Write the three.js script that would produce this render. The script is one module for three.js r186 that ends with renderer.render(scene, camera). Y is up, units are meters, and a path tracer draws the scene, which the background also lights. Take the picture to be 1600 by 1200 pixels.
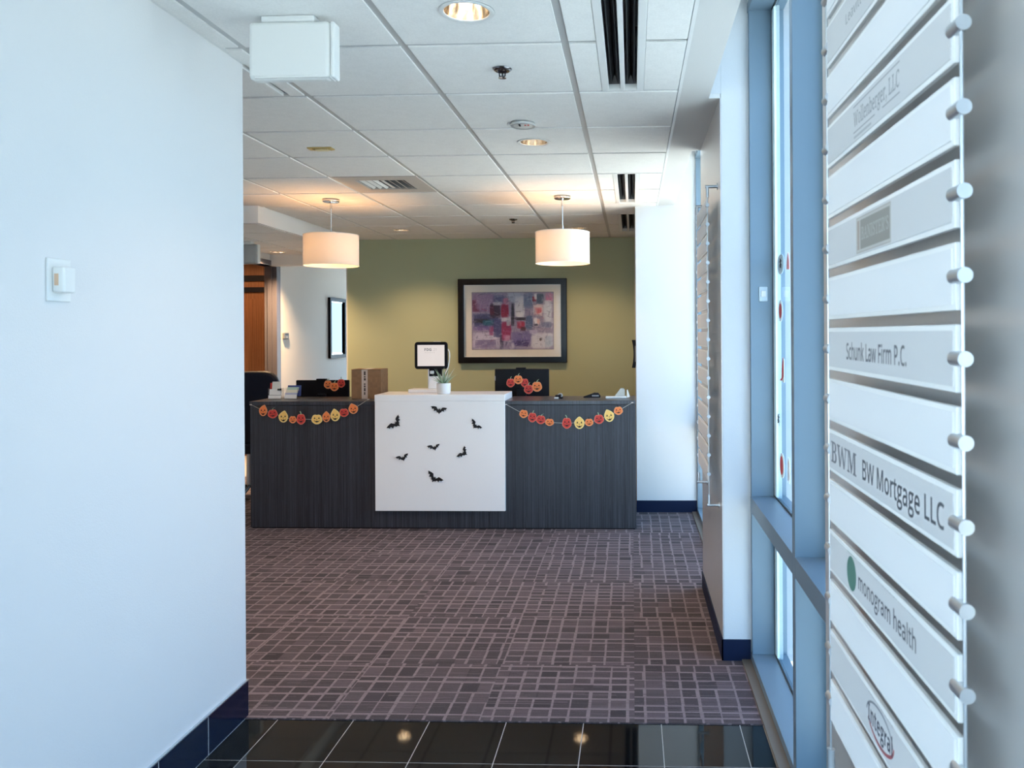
import * as THREE from 'three';
import { RoundedBoxGeometry } from 'three/addons/geometries/RoundedBoxGeometry.js';
import { mergeGeometries } from 'three/addons/utils/BufferGeometryUtils.js';
import { RectAreaLightUniformsLib } from 'three/addons/lights/RectAreaLightUniformsLib.js';

// ------------------------------------------------------------------ camera, sky, exposure
RectAreaLightUniformsLib.init();
const scene = new THREE.Scene();
const renderer = new THREE.WebGLRenderer({ antialias: true });
renderer.toneMapping = THREE.LinearToneMapping;
renderer.toneMappingExposure = 1.06;
renderer.shadowMap.enabled = true;

const EYE = 1.527, CEIL = 2.6234, FOCAL = 1244.57;           // metres, metres, pixels of a 1600 x 1200 frame
const camera = new THREE.PerspectiveCamera(2 * Math.atan(600 / FOCAL) * 180 / Math.PI, 4 / 3, 0.05, 300);
camera.rotation.order = 'YXZ';
camera.position.set(0, EYE, 0);
camera.rotation.set(0, 0.0367, -0.0059);
camera.setViewOffset(1600, 1200, 800 - 942.31, 600 - 521.85, 1600, 1200);   // shifted lens: verticals stay upright
camera.focus = 6.2;
camera.userData.fStop = 10;
scene.add(camera);

const SKY = 6.2;
{
  const w = 16, h = 64, a = new Float32Array(w * h * 4), hor = [0.60, 0.84, 1.06], zen = [0.31, 0.57, 0.97];
  for (let j = 0; j < h; j++) for (let i = 0; i < w; i++) {
    const t = Math.pow(Math.max(0, (j + 0.5) / h * 2 - 1), 0.6);
    for (let c = 0; c < 3; c++) a[(j * w + i) * 4 + c] = hor[c] + (zen[c] - hor[c]) * t;
    a[(j * w + i) * 4 + 3] = 1;
  }
  const t = new THREE.DataTexture(a, w, h, THREE.RGBAFormat, THREE.FloatType);
  t.mapping = THREE.EquirectangularReflectionMapping; t.magFilter = THREE.LinearFilter; t.needsUpdate = true;
  scene.background = t; scene.backgroundIntensity = SKY;
}
{ // high sun over the far side of the building: it lights the paving outside, none of it reaches the rooms in view
  const sun = new THREE.DirectionalLight(new THREE.Color().setRGB(1, 0.93, 0.82), 52);
  sun.position.set(0, 40, -24); sun.target.position.set(0, 0, 0); sun.castShadow = true;
  Object.assign(sun.shadow.camera, { left: -45, right: 45, top: 45, bottom: -45, near: 1, far: 120 }); sun.shadow.mapSize.set(2048, 2048);
  scene.add(sun, sun.target);
}

// ------------------------------------------------------------------ helpers (d = distance into the room, so z = -d)
let seed = 7;
const rnd = () => { seed = (seed * 1664525 + 1013904223) >>> 0; return seed / 4294967296; };
const rr = (a, b) => a + (b - a) * rnd();
const lin = (r, g, b) => new THREE.Color().setRGB(r, g, b);
const taken = {};
function numbered(n) { const k = taken[n] = (taken[n] ?? -1) + 1; return k ? n + '_' + String(k).padStart(3, '0') : n; }
function metreUV(g) {                       // box projection, uv in metres
  if (g.index) g = g.toNonIndexed();
  const p = g.attributes.position, n = g.attributes.normal, uv = new Float32Array(p.count * 2);
  for (let i = 0; i < p.count; i++) {
    const x = Math.abs(n.getX(i)), y = Math.abs(n.getY(i)), z = Math.abs(n.getZ(i));
    const a = y >= x && y >= z ? [p.getX(i), p.getZ(i)] : x >= z ? [p.getZ(i), p.getY(i)] : [p.getX(i), p.getY(i)];
    uv[2 * i] = a[0]; uv[2 * i + 1] = a[1];
  }
  g.setAttribute('uv', new THREE.BufferAttribute(uv, 2));
  return g;
}
function bx(x0, x1, y0, y1, z0, z1, bevel = 0) {      // any order of limits
  const w = Math.abs(x1 - x0), h = Math.abs(y1 - y0), l = Math.abs(z1 - z0);
  const g = bevel ? new RoundedBoxGeometry(w, h, l, 1, Math.min(bevel, w / 2.01, h / 2.01, l / 2.01)) : new THREE.BoxGeometry(w, h, l);
  g.translate((x0 + x1) / 2, (y0 + y1) / 2, (z0 + z1) / 2);
  return metreUV(g);
}
const box = (x0, x1, y0, y1, d0, d1, bevel) => bx(x0, x1, y0, y1, -d0, -d1, bevel);
function cyl(r0, r1, h, seg = 24, open = false) { return new THREE.CylinderGeometry(r1, r0, h, seg, 1, open); }   // r0 below, r1 above
function rod(ax, ay, az, bx_, by, bz, r, seg = 10) {
  const a = new THREE.Vector3(ax, ay, az), b = new THREE.Vector3(bx_, by, bz), g = new THREE.CylinderGeometry(r, r, a.distanceTo(b), seg);
  g.applyQuaternion(new THREE.Quaternion().setFromUnitVectors(new THREE.Vector3(0, 1, 0), b.clone().sub(a).normalize()));
  return g.translate((ax + bx_) / 2, (ay + by) / 2, (az + bz) / 2);
}
const lathe = (pts, seg = 40) => new THREE.LatheGeometry(pts.map(([r, y]) => new THREE.Vector2(r, y)), seg);
function tube(pts, r, seg = 40, rad = 8) { return new THREE.TubeGeometry(new THREE.CatmullRomCurve3(pts.map((p) => new THREE.Vector3(...p))), seg, r, rad); }
function slab(shape, t, bevel = 0, curve = 12) {       // flat cut-out, back at z = 0
  const g = new THREE.ExtrudeGeometry(shape, { depth: t, bevelEnabled: bevel > 0, bevelSize: bevel, bevelThickness: bevel, bevelSegments: 2, curveSegments: curve });
  return g;
}
function poly(pts) { return new THREE.Shape(pts.map(([x, y]) => new THREE.Vector2(x, y))); }
function roundRect(w, h, r) {
  const s = new THREE.Shape(), x = -w / 2, y = -h / 2;
  s.moveTo(x + r, y).lineTo(x + w - r, y).quadraticCurveTo(x + w, y, x + w, y + r).lineTo(x + w, y + h - r).quadraticCurveTo(x + w, y + h, x + w - r, y + h);
  s.lineTo(x + r, y + h).quadraticCurveTo(x, y + h, x, y + h - r).lineTo(x, y + r).quadraticCurveTo(x, y, x + r, y);
  return s;
}
function merged(list) {
  if (!Array.isArray(list)) return list;
  if (list.length === 1) return list[0];
  const gs = list.map((g) => { g = g.index ? g.toNonIndexed() : g; for (const k of Object.keys(g.attributes)) if (!['position', 'normal', 'uv'].includes(k)) g.deleteAttribute(k); return g; });
  return mergeGeometries(gs);
}
function obj(name, geometry, material, parent = scene) {
  const m = new THREE.Mesh(merged(geometry), material);
  m.name = parent === scene ? numbered(name) : name;
  m.castShadow = m.receiveShadow = true;
  parent.add(m);
  return m;
}
function tag(o, label, category, group) { o.userData.label = label; o.userData.category = category; if (group) o.userData.group = group; return o; }
function thing(name, label, category, [x, y, d] = [0, 0, 0], turn = 0, group) {
  const o = new THREE.Group(); o.name = numbered(name); o.position.set(x, y, -d); o.rotation.y = turn; scene.add(o);
  return tag(o, label, category, group);
}
function structure(name, label, category) {
  const o = new THREE.Group(); o.name = numbered(name); scene.add(o); o.userData.kind = 'structure';
  return tag(o, label, category);
}

// ------------------------------------------------------------------ textures and materials
function noiseTexture(size, fn, srgb = false) {
  const a = new Uint8Array(size * size * 4);
  for (let j = 0; j < size; j++) for (let i = 0; i < size; i++) {
    const v = fn(i, j), k = (j * size + i) * 4;
    a[k] = v[0]; a[k + 1] = v[1]; a[k + 2] = v[2]; a[k + 3] = 255;
  }
  const t = new THREE.DataTexture(a, size, size); t.wrapS = t.wrapT = THREE.RepeatWrapping; t.magFilter = THREE.LinearFilter;
  if (srgb) t.colorSpace = THREE.SRGBColorSpace;
  t.needsUpdate = true; return t;
}
function smoothNoise(size, cells) {          // tiling value noise
  const g = Array.from({ length: cells * cells }, rnd), f = (x) => x * x * (3 - 2 * x);
  return (i, j) => {
    const x = i / size * cells, y = j / size * cells, x0 = Math.floor(x), y0 = Math.floor(y), u = f(x - x0), v = f(y - y0), at = (a, b) => g[(b % cells) * cells + a % cells];
    return (at(x0, y0) * (1 - u) + at(x0 + 1, y0) * u) * (1 - v) + (at(x0, y0 + 1) * (1 - u) + at(x0 + 1, y0 + 1) * u) * v;
  };
}
function rep(t, sx, sy) { t.repeat.set(sx, sy); return t; }
const grey = (v) => { v = Math.max(0, Math.min(255, v)); return [v, v, v]; };
const n64 = smoothNoise(256, 64), n16 = smoothNoise(256, 16), n128 = smoothNoise(256, 128);
const paintBump = rep(noiseTexture(256, (i, j) => grey(128 + 60 * (n64(i, j) - 0.5) + 60 * (n128(i, j) - 0.5))), 4, 4);
const tileBump = rep(noiseTexture(256, (i, j) => grey(150 + 110 * (n128(i, j) - 0.5) - (rnd() < 0.03 ? 90 : 0))), 3, 3);
const tileMap = rep(noiseTexture(256, (i, j) => grey(243 + 4 * (n16(i, j) - 0.5) + 8 * (n128(i, j) - 0.5)), true), 1.7, 1.7);

function canvas(w, h, draw) {
  const c = document.createElement('canvas'); c.width = w; c.height = h;
  draw(c.getContext('2d'), w, h);
  const t = new THREE.CanvasTexture(c); t.colorSpace = THREE.SRGBColorSpace; t.wrapS = t.wrapT = THREE.RepeatWrapping; t.magFilter = THREE.LinearFilter; t.anisotropy = 8;
  return t;
}
// carpet: woven lattice of pale lines over dark cells, streaked across the room (2.44 m repeat)
const carpetMap = canvas(2048, 2048, (g, W) => {
  const px = W / 2.44;
  g.fillStyle = 'rgb(126,113,117)'; g.fillRect(0, 0, W, W);
  for (let k = 0; k < 5000; k++) {                       // cross streaks in the paler ground
    g.fillStyle = rnd() < 0.6 ? `rgba(70,61,65,${rr(0.1, 0.4)})` : `rgba(146,134,138,${rr(0.1, 0.35)})`;
    g.fillRect(rr(-200, W), rr(0, W), rr(30, 260), rr(1, 4));
  }
  const cell = 0.61 * px;
  for (let by = 0; by < 4; by++) for (let bxx = 0; bxx < 4; bxx++) {     // dark cells, lines of the ground between them
    const x0 = bxx * cell, y0 = by * cell, cols = [];
    g.save(); g.beginPath(); g.rect(x0, y0, cell, cell); g.clip();
    for (let x = x0 + rr(-0.05, 0.02) * px; x < x0 + cell; x += rr(0.066, 0.086) * px) cols.push(x);
    let y = y0 - rr(0, 0.06) * px;
    while (y < y0 + cell) {
      const h = rr(0.045, 0.105) * px, gap = rr(7, 15);
      cols.forEach((x, i) => {
        const w = (cols[i + 1] ?? x + 0.075 * px) - x - rr(7, 12), t = rr(0.6, 1), hh = h - gap;
        g.fillStyle = `rgba(${rnd() < 0.3 ? '50,43,47' : '60,52,56'},${t})`; g.fillRect(x + rr(-2, 2), y, w + (rnd() < 0.08 ? 14 : 0), hh + rr(-3, 3));
        for (let k = 0; k < 3; k++) { g.fillStyle = rnd() < 0.5 ? `rgba(112,100,104,${rr(0.15, 0.5)})` : `rgba(38,33,36,${rr(0.15, 0.45)})`; g.fillRect(x, y + rr(0, hh), w * rr(0.5, 1), rr(1.5, 4)); }
      });
      for (let k = 0; k < 3; k++) { g.fillStyle = `rgba(128,116,120,${rr(0.2, 0.6)})`; g.fillRect(x0 + rr(-0.2, 0.8) * cell, y + rr(0, h), rr(0.15, 0.7) * cell, rr(2, 6)); }
      y += h;
    }
    g.restore();
  }
  for (let k = 0; k < 120000; k++) { g.fillStyle = rnd() < 0.5 ? 'rgba(30,27,30,0.22)' : 'rgba(150,140,146,0.14)'; g.fillRect(rr(0, W), rr(0, W), 2, 2); }
});
rep(carpetMap, 1 / 2.44, 1 / 2.44);
const carpetBump = rep(noiseTexture(256, () => grey(rr(60, 255))), 2.5, 2.5);

// charcoal laminate with upright grain (1.2 m repeat)
const laminateMap = canvas(1024, 1024, (g, W) => {
  g.fillStyle = 'rgb(52,54,62)'; g.fillRect(0, 0, W, W);
  for (let x = 0; x < W; x += 2) { const v = rr(0, 1); g.fillStyle = v < 0.5 ? `rgba(28,29,36,${rr(0, 0.55)})` : `rgba(88,92,102,${rr(0, 0.38)})`; g.fillRect(x, 0, rr(1, 4), W); }
  for (let k = 0; k < 2600; k++) { g.fillStyle = rnd() < 0.6 ? `rgba(24,25,31,${rr(0.1, 0.4)})` : `rgba(98,102,112,${rr(0.05, 0.3)})`; g.fillRect(rr(0, W), rr(-200, W), rr(1, 3), rr(60, 420)); }
});
rep(laminateMap, 1 / 1.2, 1 / 1.2);
const woodMap = canvas(512, 512, (g, W) => {
  g.fillStyle = 'rgb(140,96,66)'; g.fillRect(0, 0, W, W);
  for (let k = 0; k < 900; k++) { g.fillStyle = rnd() < 0.5 ? `rgba(104,66,42,${rr(0.05, 0.3)})` : `rgba(168,118,82,${rr(0.05, 0.25)})`; g.fillRect(rr(0, W), rr(-100, W), rr(1, 5), rr(60, 400)); }
});
const brushMap = noiseTexture(256, () => [0, 0, 0]);
{
  const a = brushMap.image.data, s = 256;
  for (let i = 0; i < s; i++) { let v = rr(170, 215); for (let j = 0; j < s; j++) { if (rnd() < 0.03) v = rr(170, 215); const k = (j * s + i) * 4; a[k] = a[k + 1] = a[k + 2] = v; } }
  brushMap.needsUpdate = true; rep(brushMap, 6, 1.5);
}
const cardMap = rep(noiseTexture(256, (i, j) => { const v = 1 + 0.10 * (n16(i, j) - 0.5) + 0.08 * (rnd() - 0.5); return [136 * v, 102 * v, 72 * v]; }, true), 3, 3);

const std = (color, roughness = 0.6, o = {}) => new THREE.MeshStandardMaterial({ color, roughness, ...o });
const phy = (o) => new THREE.MeshPhysicalMaterial(o);
const M = {
  dimmedWhite: std(lin(0.57, 0.585, 0.60), 0.75, { bumpMap: paintBump, bumpScale: 0.0006 }),  // the white paint again, darkened to offset the strong window light
  liftedWhite: std(lin(0.86, 0.86, 0.85), 0.7, { bumpMap: paintBump, bumpScale: 0.0006 }),  // the white paint again, lightened where too little daylight reaches the bulkhead
  white: std(lin(0.67, 0.67, 0.665), 0.75, { bumpMap: paintBump, bumpScale: 0.0006 }),
  grey: std(lin(0.72, 0.71, 0.68), 0.8, { bumpMap: paintBump, bumpScale: 0.0006 }),
  green: std(lin(0.385, 0.42, 0.275), 0.7, { bumpMap: paintBump, bumpScale: 0.0006 }),
  tile: std(lin(0.88, 0.88, 0.86), 0.92, { map: tileMap, bumpMap: tileBump, bumpScale: 0.0005 }),
  grid: std(lin(0.50, 0.51, 0.51), 0.4, { metalness: 0.2 }),
  tee: std(lin(0.74, 0.75, 0.74), 0.45),
  soffit: std(lin(0.62, 0.62, 0.61), 0.85, { bumpMap: paintBump, bumpScale: 0.0006 }),
  carpet: std(lin(0.90, 0.88, 0.88), 0.95, { map: carpetMap, bumpMap: carpetBump, bumpScale: 0.002 }),
  blackTile: phy({ color: lin(0.004, 0.005, 0.006), roughness: 0.04, specularIntensity: 0.85, ior: 1.5 }),
  grout: std(lin(0.42, 0.42, 0.42), 0.9),
  rubber: phy({ color: lin(0.003, 0.009, 0.034), roughness: 0.55, specularIntensity: 0.35 }),  // black rubber, with the blue of reflected sky mixed into the colour
  skirtTile: phy({ color: lin(0.001, 0.005, 0.022), roughness: 0.16, ior: 1.5, specularIntensity: 0.6 }),  // black tile; its blue is sky reflection put into the colour
  aluminium: std(lin(0.18, 0.25, 0.31), 0.38, { metalness: 0.35 }),
  bead: std(lin(0.70, 0.82, 0.82), 0.4),
  gasket: std(lin(0.012, 0.012, 0.013), 0.6),
  steel: std(lin(0.70, 0.68, 0.67), 0.5, { metalness: 0.7, roughnessMap: brushMap }),
  satin: std(lin(0.58, 0.62, 0.66), 0.32, { metalness: 0.9 }),
  chrome: std(lin(0.72, 0.71, 0.70), 0.12, { metalness: 1 }),
  darkChrome: std(lin(0.22, 0.22, 0.23), 0.15, { metalness: 1 }),
  tan: std(lin(0.17, 0.145, 0.12), 0.45, { metalness: 0.3 }),
  dimmingGlass: phy({ color: lin(0.41, 0.51, 0.59), roughness: 0, transmission: 1, thickness: 0, ior: 1.5 }),  // darker version of the bay glass, added to dim daylight on nearby walls
  glass: phy({ color: lin(0.80, 0.88, 0.91), roughness: 0, transmission: 1, thickness: 0, ior: 1.5 }),
  laminate: std(lin(0.8, 0.8, 0.82), 0.42, { map: laminateMap }),
  whiteGloss: phy({ color: lin(0.88, 0.88, 0.89), roughness: 0.3, clearcoat: 0.3, clearcoatRoughness: 0.15 }),
  plastic: std(lin(0.72, 0.73, 0.71), 0.4),
  plasticGrey: std(lin(0.30, 0.31, 0.32), 0.45),
  thermo: std(lin(0.12, 0.125, 0.13), 0.5),
  black: phy({ color: lin(0.003, 0.003, 0.006), roughness: 0.45, specularIntensity: 0.4 }),
  blackGloss: phy({ color: lin(0.004, 0.004, 0.006), roughness: 0.25, specularIntensity: 0.6 }),
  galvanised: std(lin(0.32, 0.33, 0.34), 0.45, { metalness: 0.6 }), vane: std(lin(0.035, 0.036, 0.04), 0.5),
  leather: phy({ color: lin(0.003, 0.005, 0.014), roughness: 0.5, specularIntensity: 0.4 }),
  card: std(lin(1, 1, 1), 0.85, { map: cardMap }),
  tape: std(lin(0.60, 0.53, 0.47), 0.4),
  frameDark: std(lin(0.11, 0.10, 0.115), 0.4, { metalness: 0.3 }),
  wood: std(lin(1, 1, 1), 0.5, { map: woodMap }),
  mat: std(lin(0.74, 0.71, 0.66), 0.9),
  paper: std(lin(0.80, 0.80, 0.79), 0.85),
  red: std(lin(0.58, 0.045, 0.035), 0.6), orange: std(lin(0.82, 0.22, 0.06), 0.6), yellow: std(lin(0.86, 0.56, 0.16), 0.6), rim: std(lin(0.80, 0.36, 0.20), 0.7),
  stem: std(lin(0.30, 0.40, 0.26), 0.7), bat: std(lin(0.006, 0.006, 0.008), 0.7),
  string: std(lin(0.55, 0.54, 0.50), 0.8),
  brass: std(lin(0.62, 0.50, 0.22), 0.35, { metalness: 0.7 }),
  leaf: std(lin(0.24, 0.34, 0.23), 0.5), ceramic: phy({ color: lin(0.70, 0.71, 0.72), roughness: 0.3, clearcoat: 0.4 }),
  soil: std(lin(0.03, 0.022, 0.016), 0.95),
  acrylic: std(lin(0.80, 0.81, 0.81), 0.28), clear: phy({ color: lin(0.95, 0.96, 0.97), roughness: 0.05, transmission: 1, thickness: 0, ior: 1.49 }),
};

// ------------------------------------------------------------------ the setting
const XL = -1.56, XP = 0.414, XW = 0.542, XG = 0.655, HEAD = 3.06, DL = 3.15, DG = 8.983, XS = -4.2, DE = 1.5, DV = -3;   // DE: the entry wall starts here, DV: glazed front of the entry hall
const SLOT = CEIL - 0.008;                       // underside of the tegular tiles

{ // floor: black polished tiles in the entry, patterned carpet beyond
  const f = structure('floor', 'patterned grey carpet with black polished tiles at the entry', 'floor');
  obj('subfloor', box(-7, 0.66, -0.25, -0.0008, DV, 14), M.grout, f);
  obj('carpet', [box(XS, 0.5, -0.0008, 0.004, 3.122, 13)], M.carpet, f);
  const xs = [XL, -1.419, -1.1145, -0.8097, -0.505, -0.2003, 0.1045, 0.4093, 0.5], T = 0.3048;
  for (let r = 0; r < 9; r++) for (let c = 0; c < 8; c++) {
    const d1 = 3.122 - r * T, d0 = d1 - T;
    obj('floor_tile', box(xs[c] + 0.0015, xs[c + 1] - 0.0015, -0.006, 0, d0 + 0.0015, d1 - 0.0015, 0.0004), M.blackTile, f);
  }
  obj('tile_field', [box(XL, 0.5, -0.006, 0, DV, 3.122 - 9 * T - 0.002), box(XS, XL, -0.006, 0, DV, DE + 0.1)], M.blackTile, f);
}
{ // skirting
  const b = structure('baseboard_left', 'black tile skirting with painted-in sky blue along the white entry wall', 'baseboard');
  obj('grout_bed', box(XL, XL + 0.0082, 0, 0.146, DE, DL), M.grout, b);
  for (let k = 0; k < 6; k++) obj('skirting_tile', box(XL + 0.001, XL + 0.009, 0.002, 0.143, Math.max(DE, DL - 0.0005 - (k + 1) * 0.3048 + 0.004), DL - 0.001 - k * 0.3048, 0.001), M.skirtTile, b);
  obj('top_strip', box(XL, XL + 0.011, 0.1435, 0.148, DE, DL), M.satin, b);
  const r = structure('baseboard_right', 'black rubber skirting round the window columns and pillar', 'baseboard');
  for (const [c0, c1] of [[0.668, 1.738], [3.728, 4.79]]) {
    obj('column_skirting', [box(XP - 0.006, XP, 0, 0.102, c0 - 0.006, c1 + 0.006), box(XP - 0.006, XW, 0, 0.102, c0 - 0.006, c0), box(XP - 0.006, XW, 0, 0.102, c1, c1 + 0.006)], M.rubber, r);
  }
  obj('pillar_skirting', box(0.028, XW, 0, 0.104, 6.802, 6.809), M.rubber, r);
}
{ // walls
  const l = structure('wall_left', 'white painted entry wall ending in a corner', 'wall');
  obj('plaster', box(XL - 0.12, XL, 0, HEAD + 0.1, DE, DL, 0.003), M.white, l);
  obj('return', [box(XS - 0.1, XL - 0.119, 0, HEAD + 0.1, DL - 0.12, DL), box(XS - 0.1, XL - 0.119, 0, HEAD + 0.1, DE, DE + 0.12)], M.white, l);
  const b = structure('wall_back', 'olive green wall behind the reception desk', 'wall');
  obj('plaster', box(-3.25, 0.03, 0, CEIL + 0.02, DG, DG + 0.12), M.green, b);
  obj('end_cap', box(-3.262, -3.25, 0, CEIL + 0.02, DG + 0.001, DG + 0.12), M.white, b);
  const s = structure('wall_far_left', 'pale grey side wall beside the office doorway', 'wall');
  const D0 = 8.28, D1 = 9.29, DH = 2.345;
  obj('plaster', [box(XS - 0.12, XS, 0, 3, 3.03, D0), box(XS - 0.12, XS, 0, 3, D1, 13.1), box(XS - 0.12, XS, DH, 3, D0, D1)], M.grey, s);
  const e = structure('wall_end', 'grey end wall of the passage behind the green wall', 'wall');
  obj('plaster', [box(XS, -3.95, 0, 3, 13, 13.12), box(-2.1, -1.4, 0, 3, 13, 13.12), box(-3.95, -2.1, 0, 0.4, 13, 13.12), box(-3.95, -2.1, 2.35, 3, 13, 13.12), box(-1.52, -1.4, 0, 3, DG + 0.12, 13), box(-3.25, -1.4, 0, 3, DG + 0.12, DG + 0.14)], M.grey, e);
  const r = structure('wall_right', 'window wall with white columns faced in brushed metal', 'wall');
  for (const [c0, c1] of [[DV, -1.322], [0.668, 1.738], [3.728, 4.79]]) {
    obj('column', [box(XP + 0.004, XG + 0.2, 0, HEAD + 0.1, c0, c1, 0.002), box(0.363, XP + 0.004, CEIL + 0.02, HEAD + 0.1, c0, c1)], M.dimmedWhite, r);
    obj('metal_cladding', box(XP, XP + 0.004, 0, CEIL, c0 + 0.001, c1 - 0.001), M.steel, r);
  }
  obj('pillar', box(0.03, XG + 0.2, 0, HEAD + 0.1, 6.809, 9.1, 0.003), M.dimmedWhite, r);
  obj('head_wall', [box(XW, XG + 0.2, HEAD, HEAD + 0.3, DV, 9.1)], M.white, r);
  obj('pocket_top', box(0.363, XG + 0.2, HEAD + 0.02, HEAD + 0.1, DV, 9.1), M.white, r);
  const t = structure('trim_1', 'tan floor strip at the foot of the window', 'trim');
  for (const [a, c] of [[-1.322, 0.668], [1.738, 3.728], [4.79, 6.809]]) obj('floor_strip', box(0.5, XW + 0.01, -0.004, 0.012, a, c, 0.002), M.tan, t);
}
function windowBay(name, label, a, c, mull, glass) {       // aluminium frame, one mullion, one transom, four panes
  const w = structure(name, label, 'window');
  const y0 = 0.045, t0 = 0.705, t1 = 0.775, out = XG + 0.05;
  obj('jamb', box(XW + 0.004, out, y0, HEAD, c - 0.03, c, 0.001), M.aluminium, w);
  obj('jamb', box(XW + 0.004, out, y0, HEAD, a, a + 0.03, 0.001), M.aluminium, w);
  obj('mullion', box(XW - 0.002, out, y0, HEAD, mull - 0.023, mull + 0.023, 0.0015), M.aluminium, w);
  for (const [p, q] of [[a + 0.03, mull - 0.023], [mull + 0.023, c - 0.03]]) obj('transom', box(XW - 0.002, out, t0, t1, p, q, 0.0015), M.aluminium, w);
  obj('sill', box(XW, out, -0.004, y0, a, c, 0.0015), M.aluminium, w);
  obj('head', box(XW, out, HEAD - 0.045, HEAD, a, c, 0.0015), M.aluminium, w);
  for (const [p, q] of [[a + 0.03, mull - 0.023], [mull + 0.023, c - 0.03]]) for (const [u, v] of [[y0, t0], [t1, HEAD - 0.045]]) {
    const g = new THREE.PlaneGeometry(q - p - 0.058, v - u); g.rotateY(-Math.PI / 2); g.translate(XG, (u + v) / 2, -(p + q - 0.058) / 2);
    obj('glass_pane', g, glass, w);
    obj('glazing_bead', box(XG - 0.006, XG + 0.02, u, v, q - 0.058, q, 0.001), M.bead, w);
    const k = 0.006;
    obj('gasket', [box(XG - 0.008, XG - 0.002, u, v, p, p + k), box(XG - 0.008, XG - 0.002, u, v, q - k, q), box(XG - 0.008, XG - 0.002, u, u + k, p, q), box(XG - 0.008, XG - 0.002, v - k, v, p, q)], M.gasket, w);
  }
}
windowBay('window_1', 'tall aluminium window between the two metal-clad columns', 1.738, 3.728, 2.713, M.dimmingGlass);
windowBay('window_2', 'tall aluminium window between far column and white pillar', 4.79, 6.809, 5.8, M.glass);
windowBay('window_3', 'tall aluminium window between the large directory and the glazed entry front', -1.322, 0.668, -0.32, M.dimmingGlass);
function glazedFront(name, label, along, a, c, at) {        // storefront glazing of the entry hall, outside the frame
  const w = structure(name, label, 'window'), B = (p, q, y0, y1, t) => along === 'x' ? box(p, q, y0, y1, at - t, at + t, 0.001) : box(at - t, at + t, y0, y1, p, q, 0.001);
  obj('sill', B(a, c, -0.004, 0.06, 0.05), M.aluminium, w); obj('head', B(a, c, CEIL - 0.06, CEIL + 0.3, 0.05), M.aluminium, w);
  const n = Math.round((c - a) / 1.2), p = (c - a) / n;
  for (let k = 0; k <= n; k++) obj('mullion', B(a + k * p - 0.025, a + k * p + 0.025, 0.06, CEIL - 0.06, 0.05), M.aluminium, w);
  for (let k = 0; k < n; k++) { const g = new THREE.PlaneGeometry(p - 0.05, CEIL - 0.12), m = a + (k + 0.5) * p; if (along === 'x') g.translate(m, CEIL / 2, -at); else { g.rotateY(Math.PI / 2); g.translate(at, CEIL / 2, -m); } obj('glass_pane', g, M.glass, w); }
}
glazedFront('window_5', 'glazed front of the entry hall facing the reception desk', 'x', XS, XP, DV);
glazedFront('window_6', 'glazed side of the entry hall opposite the large directory', 'd', DV, DE, XS);
{
  const w = structure('window_4', 'window at the end of the passage', 'window');
  obj('frame', [box(-3.95, -3.9, 0.4, 2.35, 12.98, 13.1), box(-2.15, -2.1, 0.4, 2.35, 12.98, 13.1), box(-3.9, -2.15, 0.4, 0.45, 12.98, 13.1), box(-3.9, -2.15, 2.3, 2.35, 12.98, 13.1), box(-3.05, -3.0, 0.45, 2.3, 12.98, 13.1)], M.aluminium, w);
  const g = new THREE.PlaneGeometry(1.75, 1.85); g.translate(-3.025, 1.375, -13.04); obj('glass_pane', g, M.glass, w);
}
// ------------------------------------------------------------------ ceiling
const PX = -0.2463, T2 = 0.6096, colX = [];        // grid of the suspended ceiling
for (let k = -6; k <= 0; k++) colX.push(PX + k * T2);
const XE = 0.224, rowD = []; for (let k = -1; k <= 10; k++) rowD.push(2.968 + k * T2);
const BULK_X = -3.121, BULK_D = 6.546, LOW = 2.473;
const DOWN = [[-0.551, 2.663, CEIL], [-0.551, 4.492, CEIL], [-2.38, 8.15, CEIL], [-0.551, 8.15, CEIL], [-2.38, 4.492, CEIL]];
const PEND = [[-2.40, 6.28], [-0.545, 6.26]];
const ceiling = structure('ceiling', 'suspended ceiling of white square tiles in a metal grid', 'ceiling');
function ceilingTile(x0, x1, d0, d1, y = CEIL, hole) {
  const e = 0.0145, w = x1 - x0 - 2 * e, l = d1 - d0 - 2 * e;
  if (w < 0.03 || l < 0.03) return;
  if (!hole) { obj('ceiling_tile', box(x0 + e, x1 - e, y - 0.008, y + 0.012, d0 + e, d1 - e, 0.0015), M.tile, ceiling); return; }
  const s = poly([[x0 + e, d0 + e], [x1 - e, d0 + e], [x1 - e, d1 - e], [x0 + e, d1 - e]]), h = new THREE.Path();
  h.absarc(hole[0], hole[1], 0.078, 0, Math.PI * 2, true); s.holes.push(h);
  const g = new THREE.ExtrudeGeometry(s, { depth: 0.02, bevelEnabled: false, curveSegments: 24 });
  g.rotateX(-Math.PI / 2); g.translate(0, y - 0.008, 0);
  obj('ceiling_tile', metreUV(g), M.tile, ceiling);
}
const slotRows = [0, 1, 5, 6, 8, 9], SLOT_X = [-0.128, 0.056];
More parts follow.
